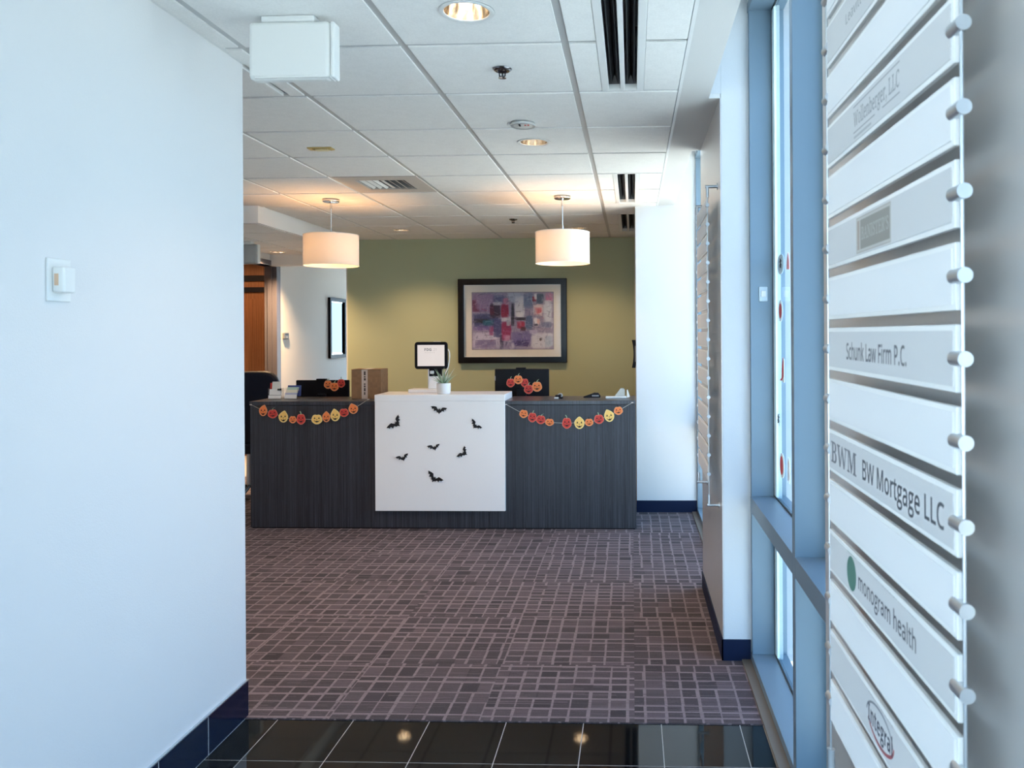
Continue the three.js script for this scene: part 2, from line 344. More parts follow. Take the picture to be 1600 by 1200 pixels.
for (let r = 0; r < rowD.length; r++) {
  const d0 = rowD[r], d1 = Math.min(rowD[r] + T2, DG);
  for (let c = 0; c < colX.length; c++) {
    let x0 = colX[c], x1 = c + 1 < colX.length ? colX[c + 1] : XE;
    if (d1 <= DL && x1 <= XL) continue;
    if (d0 < DL && x0 < XL) {                             // the row that meets the corner of the entry wall
      if (x1 > XL) ceilingTile(XL, x1, d0, d1);
      if (d1 > DL) ceilingTile(Math.max(x0, XS), Math.min(x1, XL - 0.001), DL, d1);
      continue;
    }
    if (d1 > BULK_D + 0.1 && x1 <= BULK_X + 0.05) continue;
    if (d1 > BULK_D + 0.1 && x0 < BULK_X) x0 = BULK_X;
    if (x1 <= XS) continue; x0 = Math.max(x0, XS);
    if (c === 6 && slotRows.includes(r)) { ceilingTile(x0, SLOT_X[0] + 0.0135, d0, d1); ceilingTile(SLOT_X[1] - 0.0135, x1, d0, d1); continue; }
    if (c === 3 && r === 5) continue;                     // supply grille sits here
    const hole = DOWN.find(([x, d]) => x > x0 && x < x1 && d > d0 && d < d1);
    ceilingTile(x0, x1, d0, d1, CEIL, hole);
  }
  const left = d0 < DL + 0.1 ? XL : d0 > BULK_D - 0.1 ? BULK_X : XS;
  for (let c = 0; c < colX.length; c++) {                 // cross tees, one per module
    const a = Math.max(colX[c], left), b = c + 1 < colX.length ? colX[c + 1] : XE;
    if (b - a < 0.03) continue;
    if (c === 6 && [1, 6, 9].includes(r)) continue;
    obj('cross_tee', box(a + 0.0145, b - 0.0145, CEIL - 0.0015, CEIL + 0.02, d0 - 0.0145, d0 + 0.0145), M.grid, ceiling);
  }
}
for (let c = 0; c < colX.length; c++) {
  const x = colX[c], d0 = x < XL ? DL : 2.36, d1 = x < BULK_X ? BULK_D : DG;
  if (x > XS) obj('main_tee', box(x - 0.0145, x + 0.0145, CEIL - 0.002, CEIL + 0.02, d0, d1), M.grid, ceiling);
}
obj('wall_angle', [box(XE - 0.011, XE + 0.003, CEIL - 0.004, CEIL + 0.02, 2.36, 6.809), box(XL, XL + 0.02, CEIL - 0.004, CEIL + 0.02, 2.36, DL), box(-3.12, 0.03, CEIL - 0.004, CEIL + 0.02, DG - 0.02, DG)], M.tee, ceiling);
obj('entry_ceiling', [box(XL, XE, CEIL - 0.008, CEIL + 0.02, DV, 2.352), box(XS, XL, CEIL - 0.008, CEIL + 0.02, DV, DE + 0.1)], M.tile, ceiling);
obj('upper_deck', [box(XS - 3, 0.363, CEIL + 0.30, CEIL + 0.36, DV - 0.1, 14)], M.tile, ceiling);
obj('window_soffit', [box(XE + 0.003, 0.363, CEIL, HEAD + 0.1, DV, 6.809), box(0.36, XP + 0.002, CEIL, CEIL + 0.02, 3.73, 4.788), box(0.36, XP + 0.002, CEIL, CEIL + 0.02, 0.67, 1.736)], M.soffit, ceiling);
obj('bulkhead', [box(XS, BULK_X - 0.02, LOW, CEIL + 0.01, BULK_D, BULK_D + 0.02), box(BULK_X - 0.02, BULK_X, LOW, CEIL + 0.01, BULK_D, DG + 0.12)], M.liftedWhite, ceiling);
obj('low_ceiling_deck', [box(XS - 2.6, BULK_X - 0.02, LOW + 0.16, LOW + 0.19, BULK_D + 0.02, DG + 0.12), box(XS - 2.6, -1.4, LOW + 0.014, LOW + 0.05, DG + 0.12, 13)], M.tile, ceiling);
for (let k = 0; k < 5; k++) for (const [a, b] of [[XS, -3.70], [-3.70, BULK_X - 0.02]]) {
  const d0 = BULK_D + 0.03 + k * T2, d1 = Math.min(d0 + T2, 9.24);
  if (d1 - d0 > 0.1) ceilingTile(a, b, d0, d1, LOW + 0.006, -3.97 > a && -3.97 < b && 8.80 > d0 && 8.80 < d1 ? [-3.97, 8.80] : null);
}
obj('main_tee', box(-3.7145, -3.6855, LOW + 0.004, LOW + 0.018, BULK_D + 0.02, 9.24), M.grid, ceiling);
for (let k = 0; k <= 4; k++) obj('cross_tee', box(XS, BULK_X - 0.02, LOW + 0.006, LOW + 0.018, BULK_D + 0.0155 + k * T2, BULK_D + 0.0445 + k * T2), M.grid, ceiling);
obj('office_ceiling', box(XS - 2.6, XS - 0.1, LOW + 0.014, LOW + 0.05, 7.1, 10.05), M.tile, ceiling);
obj('passage_header', box(XS, -3.25, LOW - 0.13, LOW + 0.02, 9.1, 9.24), M.grey, ceiling);

// ------------------------------------------------------------------ office seen through the doorway
{
  const d = structure('door_1', 'dark framed office doorway in the side wall', 'door');
  const D0 = 8.28, D1 = 9.29, DH = 2.345;
  obj('jamb', box(XS - 0.135, XS + 0.015, 0, DH + 0.05, D1 - 0.05, D1 + 0.055, 0.004), M.frameDark, d);
  obj('jamb', box(XS - 0.135, XS + 0.015, 0, DH + 0.05, D0 - 0.055, D0 + 0.05, 0.004), M.frameDark, d);
  obj('head', box(XS - 0.135, XS + 0.015, DH, DH + 0.06, D0 - 0.055, D1 + 0.055, 0.004), M.frameDark, d);
  obj('door_stop', box(XS - 0.09, XS - 0.04, 0, DH, D1 - 0.07, D1 - 0.05), M.frameDark, d);
  const w = structure('wall_office', 'warm wood panelled office wall beyond the doorway', 'wall');
  obj('panelling', box(-6.8, XS - 0.12, 0, LOW, 9.98, 10.05), M.wood, w);
  for (const [a, b] of [[2.225, 2.298], [2.085, 2.148]]) obj('dark_rail', box(-6.7, XS - 0.14, a, b, 9.95, 9.98, 0.004), M.leather, w);
  obj('side', [box(-6.8, -6.7, 0, LOW, 7.2, 9.98), box(-6.8, XS - 0.12, 0, LOW, 7.1, 7.2)], M.grey, w);
  const o = thing('ceiling_light_panel', 'slim warm ceiling light panel inside the wood panelled office', 'light', [-4.95, 2.415, 9.35]);
  obj('housing', bx(-0.42, 0.42, 0.012, 0.07, -0.3, 0.3, 0.004), M.plastic, o);
  obj('diffuser', bx(-0.40, 0.40, 0, 0.012, -0.28, 0.28), std(lin(0.9, 0.7, 0.5), 0.6, { emissive: lin(1, 0.55, 0.26), emissiveIntensity: 1.6 }), o);
  const a = new THREE.RectAreaLight(lin(1, 0.52, 0.24), 5, 0.8, 0.56); a.position.set(0, -0.006, 0); a.rotation.x = -Math.PI / 2; o.add(a);
}
// ------------------------------------------------------------------ outdoors
{
  const g = structure('ground', 'pale paved ground outside the windows', 'ground');
  obj('paving', bx(0.72, 90, -0.6, -0.4, -90, 60), std(lin(0.40, 0.39, 0.36), 0.9), g);
  obj('paving', bx(-60, 0.7, -0.6, -0.4, 3.1, 60), std(lin(0.40, 0.39, 0.36), 0.9), g);
  obj('paving', bx(-60, XS - 0.1, -0.6, -0.4, -7, 3.1), std(lin(0.40, 0.39, 0.36), 0.9), g);
  obj('paving', bx(-60, 0.7, -0.6, -0.4, -90, -15), std(lin(0.32, 0.31, 0.29), 0.9), g);
  const b = thing('added_building_wing', 'added pale blue-grey building wing with upright ribs, covering bright sky outside the window', 'building', [2.0, -0.4, 17]);  // added facade that keeps overbright sky from showing through the glass
  obj('facade', bx(0, 22, 0, 11, -0.4, 0), std(lin(0.30, 0.40, 0.46), 0.5), b);
  for (let k = 0; k < 37; k++) obj('rib', bx(0.1 + k * 0.6, 0.22 + k * 0.6, 0, 11, 0, 0.14, 0.01), std(lin(0.46, 0.55, 0.60), 0.5), b);
  const c = thing('neighbour_house', 'white house with horizontal siding outside the passage window', 'building', [-2.6, -0.4, 30]);
  obj('wall', bx(-3, 4, 0, 3.2, -4, 0), std(lin(0.7, 0.7, 0.7), 0.8), c);
  for (let k = 0; k < 9; k++) obj('siding_board', bx(-3, 4, 0.2 + k * 0.34, 0.5 + k * 0.34, 0, 0.05), std(lin(0.72, 0.73, 0.74), 0.8), c);
}

// ------------------------------------------------------------------ lamps
function downlight(x, d, y, label, power, r = 0.078, group = 'recessed ceiling downlights') {
  const o = thing('recessed_downlight', label, 'downlight', [x, y - 0.008, d], 0, group);
  obj('trim_ring', lathe([[r - 0.002, 0.0], [r, -0.004], [r + 0.014, -0.004], [r + 0.016, 0.0], [r - 0.002, 0.0]], 36), M.tee, o);
  const pts = []; for (let k = 0; k <= 8; k++) { const t = k / 8; pts.push([r - 0.001 - 0.022 * t * t, 0.115 * t]); }
  const ref = lathe(pts, 48), p = ref.attributes.position;                 // fluted reflector
  for (let i = 0; i < p.count; i++) { const a = Math.atan2(p.getZ(i), p.getX(i)), q = 1 + 0.03 * Math.cos(a * 12) * Math.min(1, p.getY(i) / 0.03); p.setX(i, p.getX(i) * q); p.setZ(i, p.getZ(i) * q); }
  ref.computeVertexNormals();
  obj('reflector', ref, M.reflector, o);
  obj('can', lathe([[r + 0.004, 0.004], [r + 0.004, 0.135], [0.0001, 0.135]], 24), M.plasticGrey, o);
  obj('bulb', lathe([[0.0001, 0.050], [0.026, 0.053], [0.040, 0.064], [0.042, 0.085], [0.030, 0.120], [0.0001, 0.124]], 28), M.bulb, o);
  const s = new THREE.SpotLight(lin(1, 0.64, 0.34), power, 0, 1.08, 0.6); s.position.set(0, 0.042, 0); s.target.position.set(0, -1, 0); s.castShadow = true; s.shadow.radius = 1.6;
  o.add(s, s.target);
  return o;
}
M.reflector = std(lin(0.85, 0.78, 0.70), 0.16, { metalness: 1 });
M.bulb = std(lin(0.9, 0.85, 0.75), 0.4, { emissive: lin(1, 0.80, 0.55), emissiveIntensity: 9 });
const SPOT = 11;
downlight(...DOWN[0], 'recessed round downlight in the ceiling before the sprinkler head', SPOT * 0.3);
downlight(...DOWN[1], 'recessed round downlight beside the flat ceiling speaker disc', SPOT * 0.45);
downlight(...DOWN[4], 'recessed downlight over the open carpet behind the entry wall corner', SPOT * 0.9);
downlight(...DOWN[2], 'small recessed downlight before the green wall, beside the drum lamp over the kiosk side', SPOT * 0.85);
downlight(...DOWN[3], 'small recessed downlight before the green wall, above the framed painting side', SPOT * 0.55);
downlight(-3.97, 8.80, LOW + 0.006, 'recessed downlight in the lowered ceiling by the office doorway', SPOT * 4.2);

function pendant(x, d, label) {
  const o = thing('drum_pendant_lamp', label, 'pendant lamp', [x, 2.085, d], 0, 'drum pendant lamps over the reception desk');
  const top = CEIL - 0.008 - 2.085, R = 0.213, H = 0.243;
  obj('ceiling_canopy', lathe([[0.0001, top - 0.024], [0.060, top - 0.024], [0.066, top - 0.018], [0.066, top], [0.0001, top]], 36), M.chrome, o);
  obj('canopy_collar', cyl(0.010, 0.010, 0.055, 16).translate(0, top - 0.05, 0), M.chrome, o);
  obj('stem', rod(0, H - 0.01, 0, 0, top - 0.07, 0, 0.0045, 12), M.satin, o);
  obj('socket_sleeve', cyl(0.008, 0.008, 0.07, 14).translate(0, H + 0.02, 0), M.chrome, o);
  const sh = phy({ color: lin(0.66, 0.63, 0.58), roughness: 0.95, transmission: 0.17, thickness: 0, side: THREE.DoubleSide });
  obj('shade', new THREE.CylinderGeometry(R, R, H, 64, 1, true).translate(0, H / 2, 0), sh, o);
  obj('shade_hem', [new THREE.TorusGeometry(R, 0.0025, 6, 64).rotateX(Math.PI / 2), new THREE.TorusGeometry(R, 0.0025, 6, 64).rotateX(Math.PI / 2).translate(0, H, 0)], M.plastic, o);
  const sp = []; for (let k = 0; k < 3; k++) { const a = k * 2.094 + 0.4; sp.push(rod(0, H - 0.02, 0, Math.cos(a) * R, H - 0.012, Math.sin(a) * R, 0.002, 6)); }
  obj('spider_frame', sp, M.satin, o);
  obj('bulb', new THREE.SphereGeometry(0.032, 24, 16).translate(0, 0.135, 0), std(lin(0.9, 0.8, 0.6), 0.4, { emissive: lin(1, 0.66, 0.30), emissiveIntensity: 6 }), o);
  const l = new THREE.PointLight(lin(1, 0.50, 0.19), 0.85); l.position.set(0, 0.135, 0); l.castShadow = true; l.shadow.radius = 1.5; o.add(l);
}
pendant(...PEND[0], 'white drum pendant lamp glowing amber over the brochure end of the desk');
pendant(...PEND[1], 'white drum pendant lamp glowing amber near the framed painting');

// ------------------------------------------------------------------ ceiling fittings
function slotDiffuser(d0, d1, label) {
  const o = thing('slot_diffuser', label, 'air vent', [(SLOT_X[0] + SLOT_X[1]) / 2, CEIL - 0.01, (d0 + d1) / 2], 0, 'linear slot diffusers along the window side');
  const W = (SLOT_X[1] - SLOT_X[0]) / 2, L = (d1 - d0) / 2 - 0.004;
  for (const s of [-1, 1]) obj('side_rail', bx(s * W, s * (W - 0.030), 0, 0.03, -L, L, 0.002), M.tee, o);
  for (const s of [-1, 1]) obj('end_cap', bx(-W + 0.03, W - 0.03, 0.002, 0.03, s * L, s * (L - 0.016), 0.001), M.tee, o);
  obj('centre_bar', bx(-0.010, 0.010, 0.002, 0.03, -L, L, 0.002), M.tee, o);
  obj('plenum_box', [bx(-W + 0.004, W - 0.004, 0.290, 0.292, -L, L), bx(-W + 0.004, -W + 0.006, 0.03, 0.29, -L, L), bx(W - 0.006, W - 0.004, 0.03, 0.29, -L, L), bx(-W + 0.004, W - 0.004, 0.03, 0.29, -L, -L + 0.002), bx(-W + 0.004, W - 0.004, 0.03, 0.29, L - 0.002, L)], M.galvanised, o);
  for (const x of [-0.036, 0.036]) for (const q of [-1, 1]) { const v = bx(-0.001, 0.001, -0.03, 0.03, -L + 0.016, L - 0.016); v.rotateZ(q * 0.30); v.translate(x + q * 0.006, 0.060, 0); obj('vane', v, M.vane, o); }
}
slotDiffuser(2.358, 3.577, 'long twin-slot air diffuser beside the sprinkler head');
slotDiffuser(5.406, 6.626, 'twin-slot air diffuser beside the lamp over the painting');
slotDiffuser(7.235, 8.454, 'short looking twin-slot diffuser against the white pillar and green wall');
{
  const o = thing('supply_air_grille', 'square tan ceiling panel with a small louvred air grille', 'air vent', [-1.77, CEIL - 0.008, 5.711]);
  const pm = std(lin(0.50, 0.46, 0.42), 0.6), Wd = 0.293, w = 0.175;
  const s = roundRect(Wd * 2, Wd * 2, 0.002), h = new THREE.Path(); h.moveTo(-w, -w).lineTo(-w, w).lineTo(w, w).lineTo(w, -w).lineTo(-w, -w); s.holes.push(h);
  obj('face_panel', slab(s, 0.012).rotateX(-Math.PI / 2), pm, o);
  obj('duct_box', [bx(-w, w, 0.286, 0.29, -w, w), bx(-w - 0.004, -w, 0.012, 0.29, -w, w), bx(w, w + 0.004, 0.012, 0.29, -w, w), bx(-w, w, 0.012, 0.29, -w - 0.004, -w), bx(-w, w, 0.012, 0.29, w, w + 0.004)], M.galvanised, o);
  for (let k = 0; k < 7; k++) {
    const x = -w + 0.03 + k * 0.048, v = bx(-0.011, 0.011, -0.0012, 0.0012, -w, w); v.rotateZ(x < -0.01 ? 0.75 : x > 0.01 ? -0.75 : 0); v.translate(x, 0.012, 0);
    obj('louvre', v, k < 4 ? M.tee : pm, o);
  }
}
function sprinkler(x, d, label) {
  const o = thing('sprinkler_head', label, 'sprinkler', [x, CEIL - 0.008, d], 0, 'ceiling sprinkler heads');
  obj('escutcheon', lathe([[0.0001, 0], [0.036, 0], [0.040, -0.003], [0.030, -0.012], [0.020, -0.012], [0.018, -0.006], [0.0001, -0.006]], 28), M.darkChrome, o);
  obj('frame_arms', [rod(-0.013, -0.008, 0, -0.011, -0.034, 0, 0.0025, 8), rod(0.013, -0.008, 0, 0.011, -0.034, 0, 0.0025, 8), rod(-0.012, -0.033, 0, 0.012, -0.033, 0, 0.0028, 8)], M.black, o);
  obj('glass_bulb', rod(0, -0.008, 0, 0, -0.032, 0, 0.003, 8), M.black, o);
  obj('deflector', lathe([[0.0001, -0.041], [0.016, -0.040], [0.016, -0.038], [0.004, -0.034], [0.0001, -0.034]], 20), M.chrome, o);
}
sprinkler(-0.525, 3.24, 'chrome sprinkler head in the tile beside the long slot diffuser');
sprinkler(-1.116, 7.475, 'small sprinkler head in the ceiling between the two drum lamps');
{
  const o = thing('ceiling_speaker_disc', 'flat white round ceiling disc with tiny red mark', 'detector', [-0.556, CEIL - 0.008, 4.085]);
  obj('rim', lathe([[0.0001, 0], [0.062, 0], [0.066, -0.012], [0.060, -0.019], [0.05, -0.014], [0.0001, -0.014]], 40), M.grid, o);
  obj('face', lathe([[0.0001, -0.016], [0.049, -0.016], [0.049, -0.012], [0.0001, -0.012]], 36), M.plastic, o);
  obj('indicator', [bx(0.010, 0.018, -0.018, -0.015, 0.014, 0.028), bx(0.026, 0.034, -0.018, -0.015, 0.014, 0.028)], M.red, o);
  obj('test_button', bx(-0.018, -0.010, -0.020, -0.015, 0.010, 0.040), M.black, o);
  const b = thing('ceiling_sensor', 'small flat yellow brass fitting on a ceiling tile', 'sensor', [-1.80, CEIL - 0.008, 4.56]);
  obj('plate', bx(-0.072, 0.072, -0.008, 0, -0.03, 0.03, 0.003), M.brass, b);
  obj('lens', [bx(-0.03, 0.045, -0.016, -0.008, -0.018, 0.018, 0.004)], std(lin(0.75, 0.66, 0.40), 0.5), b);
  obj('ridge', [bx(-0.045, -0.036, -0.012, -0.008, -0.02, 0.02), bx(0.052, 0.06, -0.012, -0.008, -0.02, 0.02)], M.brass, b);
}
function hangingBox(x, y, d, label, mount, m) {
  const o = thing('hanging_sign_box', label, 'sign box', [x, y, d], 0);
  obj('housing', bx(-0.146, 0.138, 0, 0.200, -0.055, 0.0, 0.018), m, o);
  obj('end_cap', bx(0.136, 0.152, 0.006, 0.197, -0.062, -0.006, 0.007), M.plastic, o);
  obj('lower_edge', bx(-0.12, 0.14, 0.004, 0.010, -0.05, 0.004, 0.002), m, o);
  obj('ceiling_mount', bx(-0.10, 0.085, 0.196, mount, -0.07, 0.0, 0.006), M.plastic, o);
}
hangingBox(-1.156, 2.398, 2.66, 'white blank-backed sign box hanging by the entry wall corner', CEIL - 0.008 - 2.398, M.plastic);
hangingBox(-3.875, 2.245, 7.8, 'grey sign box hanging in front of the office doorway', LOW - 2.247, std(lin(0.36, 0.37, 0.37), 0.5));

// ------------------------------------------------------------------ wall fittings
{
  const o = thing('occupancy_switch', 'white wall switch plate with a protruding sensor block', 'switch', [XL, 1.682, 2.108], Math.PI / 2);
  obj('plate', bx(-0.044, 0.044, -0.058, 0.058, 0, 0.006, 0.002), M.plastic, o);
  const s = poly([[-0.036, 0], [0.036, 0], [0.024, 0.034], [-0.024, 0.034]]), g = slab(s, 0.046, 0.002); g.rotateX(Math.PI / 2); g.rotateZ(Math.PI / 2); g.rotateY(0);
  g.translate(0.023, 0, 0); 
  const b = new RoundedBoxGeometry(0.048, 0.070, 0.034, 2, 0.006); b.translate(-0.004, 0, 0.022);
  obj('sensor_block', b, M.plastic, o);
  obj('lens', bx(-0.0285, -0.0275, -0.016, 0.016, 0.012, 0.024, 0.0004), std(lin(0.62, 0.42, 0.28), 0.4), o);
  const t = thing('thermostat', 'small grey thermostat on the wall beside the office doorway', 'thermostat', [XS, 1.487, 9.485], Math.PI / 2);
  obj('body', bx(-0.07, 0.07, 0, 0.078, 0, 0.025, 0.01), M.thermo, t);
  obj('display', bx(-0.04, 0.04, 0.05, 0.066, 0.025, 0.027), M.black, t);
  obj('button', bx(-0.02, 0.02, 0.016, 0.034, 0.025, 0.029, 0.003), M.plasticGrey, t);
  const m = thing('framed_mirror', 'black framed mirror on the pale side wall', 'mirror', [XS, 1.212, 11.16], Math.PI / 2);
  const w = 0.30, h = 0.842, fo = roundRect(w * 2, h, 0.003), hi = new THREE.Path(), q = 0.045; hi.moveTo(-w + q, -h / 2 + q).lineTo(-w + q, h / 2 - q).lineTo(w - q, h / 2 - q).lineTo(w - q, -h / 2 + q).lineTo(-w + q, -h / 2 + q); fo.holes.push(hi);
  obj('frame', slab(fo, 0.03, 0.003).translate(0, h / 2, 0.003), M.black, m);
  obj('mirror_glass', bx(-w + q, w - q, q, h - q, 0.005, 0.012), std(lin(0.17, 0.175, 0.18), 0.02, { metalness: 1 }), m);
  obj('bevel_edge', [bx(-w + q, -w + q + 0.03, q, h - q, 0.012, 0.016, 0.002), bx(-w + q, w - q, q, q + 0.02, 0.012, 0.016, 0.002), bx(-w + q, w - q, h - q - 0.02, h - q, 0.012, 0.016, 0.002)], M.chrome, m);
  const c = thing('window_contact_sensor', 'small white square contact sensor on the window jamb', 'sensor', [0.604, 1.672, 3.697]);
  obj('body', bx(-0.02, 0.02, 0, 0.069, 0, 0.008, 0.004), std(lin(0.5, 0.6, 0.68), 0.4), c);
  obj('face', bx(-0.011, 0.011, 0.020, 0.050, 0.008, 0.013, 0.003), M.plastic, c);
  const k = thing('wall_handset', 'slim black handset hung on the inner side of the white pillar', 'handset', [0.03, 1.23, 7.05]);
  const ks = new THREE.Shape(); ks.moveTo(0, 0).quadraticCurveTo(0.03, 0.12, 0, 0.24).lineTo(0.026, 0.24).quadraticCurveTo(0.05, 0.12, 0.026, 0).lineTo(0, 0);
  obj('grip', slab(ks, 0.04, 0.003).translate(-0.032, 0, -0.02), M.black, k);
  obj('cradle', bx(-0.008, 0, 0.05, 0.19, -0.03, 0.03, 0.002), M.plasticGrey, k);
}
{ // painting
  const o = thing('framed_painting', 'black framed abstract painting in purple, white and crimson on the green wall', 'painting', [-1.352, 1.206, DG], 0);
  const W = 1.236, H = 0.952, q = 0.062;
  const fr = roundRect(W - 0.012, H - 0.012, 0.002), hi = new THREE.Path(), a = W / 2 - q, b = H / 2 - q; hi.moveTo(-a, -b).lineTo(-a, b).lineTo(a, b).lineTo(a, -b).lineTo(-a, -b); fr.holes.push(hi);
  obj('frame', slab(fr, 0.036, 0.006).translate(0, H / 2, 0.006), M.blackGloss, o);
  const li = roundRect(a * 2, b * 2, 0.001), hj = new THREE.Path(), a2 = a - 0.008, b2 = b - 0.008; hj.moveTo(-a2, -b2).lineTo(-a2, b2).lineTo(a2, b2).lineTo(a2, -b2).lineTo(-a2, -b2); li.holes.push(hj);
  obj('silver_liner', slab(li, 0.022).translate(0, H / 2, 0.004), M.satin, o);
  obj('mount_board', bx(-a, a, H / 2 - b, H / 2 + b, 0.004, 0.012), M.mat, o);
  const art = canvas(920, 640, (g, w, h) => {
    g.fillStyle = 'rgb(150,142,172)'; g.fillRect(0, 0, w, h);
    const P = (x, y, ww, hh, c, n = 22) => { for (let k = 0; k < n; k++) { g.fillStyle = `rgba(${c},${rr(0.10, 0.42)})`; const u = rr(0.25, 0.9) * ww, v = rr(0.15, 0.8) * hh; g.fillRect(x + rr(0, ww - u), y + rr(0, hh - v), u, v); } };
    P(0, 0, 260, 230, '128,104,148', 30); P(0, 80, 90, 140, '104,44,80'); P(40, 20, 200, 200, '150,128,170', 14);
    P(0, 230, 300, 170, '66,72,120', 34); P(0, 290, 200, 60, '22,24,44', 16); P(110, 300, 160, 80, '28,92,122', 18); P(0, 360, 300, 80, '112,92,160', 16);
    P(0, 440, 330, 200, '196,190,214', 26); P(20, 520, 260, 120, '120,108,152', 14); P(190, 360, 110, 130, '150,60,110', 9); P(230, 430, 60, 90, '235,232,240', 8);
    P(200, 110, 130, 180, '52,36,66', 26); P(200, 140, 60, 120, '92,26,62', 12); P(240, 20, 140, 110, '88,92,136', 20); P(230, 100, 120, 50, '208,206,216', 10);
    P(240, 290, 100, 220, '68,70,124', 26); P(310, 470, 50, 170, '44,40,76', 12);
    P(326, 120, 92, 170, '146,20,62', 40); P(330, 320, 116, 230, '148,28,84', 40); P(336, 60, 90, 90, '198,120,152', 12); P(330, 270, 110, 60, '218,210,220', 12); P(385, 290, 60, 90, '170,170,190', 12); P(340, 470, 100, 80, '196,140,176', 10); P(352, 550, 90, 90, '140,128,164', 12);
    P(440, 110, 40, 270, '26,28,52', 26); P(400, 0, 200, 130, '176,184,206', 20);
    P(480, 40, 120, 260, '214,214,224', 34); P(490, 215, 105, 70, '238,236,240', 22); P(470, 280, 140, 40, '34,30,46', 18); P(500, 320, 100, 90, '176,50,82', 24); P(540, 380, 80, 60, '66,24,46', 12);
    P(580, 0, 110, 190, '110,126,166', 24); P(606, 260, 82, 170, '88,106,146', 40);
    P(680, 40, 50, 70, '138,22,48', 12); P(700, 10, 40, 90, '238,236,240', 12); P(726, 10, 88, 130, '72,90,116', 22); P(690, 130, 120, 150, '226,208,214', 22); P(700, 170, 100, 90, '206,92,104', 10); P(830, 0, 90, 110, '196,120,160', 14);
    P(690, 280, 70, 110, '240,238,242', 16); P(730, 290, 50, 80, '226,180,176', 10); P(800, 90, 120, 260, '208,214,226', 26); P(760, 330, 150, 70, '120,128,164', 16); P(690, 350, 60, 30, '34,34,60', 8);
    P(440, 430, 260, 170, '116,104,160', 34); P(470, 530, 190, 80, '74,66,118', 16); P(660, 450, 260, 190, '206,208,222', 34); P(760, 510, 34, 40, '36,28,40', 12); P(640, 420, 110, 60, '180,172,206', 12); P(820, 480, 100, 150, '172,186,208', 14); P(440, 560, 40, 80, '200,196,214', 8);
    const tones = ['60,56,96', '232,230,238', '206,212,226', '92,98,146', '178,160,196', '40,36,62', '150,40,80'];
    for (let k = 0; k < 900; k++) { g.save(); g.translate(rr(0, w), rr(0, h)); g.rotate(rr(-0.5, 0.5) + (rnd() < 0.4 ? 1.57 : 0)); g.fillStyle = `rgba(${tones[Math.floor(rr(0, 5.3 + (rnd() < 0.15 ? 1.6 : 0)))]},${rr(0.05, 0.3)})`; g.fillRect(0, 0, rr(8, 70), rr(2, 16)); g.restore(); }
  });
  obj('print', [bx(-0.466, 0.466, H / 2 - 0.326, H / 2 + 0.326, 0.012, 0.0128)], std(lin(0.07, 0.07, 0.08), 0.8), o);
  const pg = new THREE.PlaneGeometry(0.926, 0.645); pg.translate(0, H / 2, 0.0134); obj('canvas_print', pg, std(lin(1, 1, 1), 0.7, { map: art }), o);
  const gl = new THREE.PlaneGeometry(a * 2 - 0.02, b * 2 - 0.02); gl.translate(0, H / 2, 0.020); obj('glazing', gl, M.clear, o);
}

// ------------------------------------------------------------------ reception desk
const DF = 6.207, DT = 1.008;                         // front face and counter height
{
  const o = thing('reception_desk', 'dark charcoal wood-grain reception desk with raised white centre panel', 'desk', [-1.504, 0, DF]);
  const L = -1.527, R = 1.527;
  obj('front_panel', bx(L, 0.374, 0.012, DT - 0.032, -0.03, 0, 0.0015), M.laminate, o);
  obj('front_panel', bx(0.377, R, 0.012, DT - 0.032, -0.03, 0, 0.0015), M.laminate, o);
  obj('plinth', bx(L + 0.01, R - 0.01, 0, 0.014, -0.028, -0.006), M.black, o);
  obj('end_panel', bx(L, L + 0.03, 0, DT - 0.032, -0.92, -0.03, 0.0015), M.laminate, o);
  obj('end_panel', bx(R - 0.03, R, 0, DT - 0.032, -0.92, -0.03, 0.0015), M.laminate, o);
  const top = std(lin(1, 1, 1), 0.3, { map: laminateMap });
  obj('counter_top', bx(L - 0.004, -0.530, DT - 0.030, DT, -0.47, 0.006, 0.002), top, o);
  obj('counter_top', bx(0.504, R - 0.002, DT - 0.030, DT, -0.47, 0.006, 0.002), top, o);
  obj('work_surface', bx(L + 0.03, R - 0.03, 0.70, 0.74, -0.90, -0.03, 0.002), M.laminate, o);
  obj('white_front', bx(-0.518, 0.506, 0.150, 1.010, 0.0, 0.030, 0.002), M.whiteGloss, o);
  obj('white_top', bx(-0.520, 0.508, 1.008, 1.060, -0.345, 0.032, 0.003), M.whiteGloss, o);
  obj('riser', bx(-0.515, 0.503, 0.74, 1.008, -0.335, -0.315), M.whiteGloss, o);
}
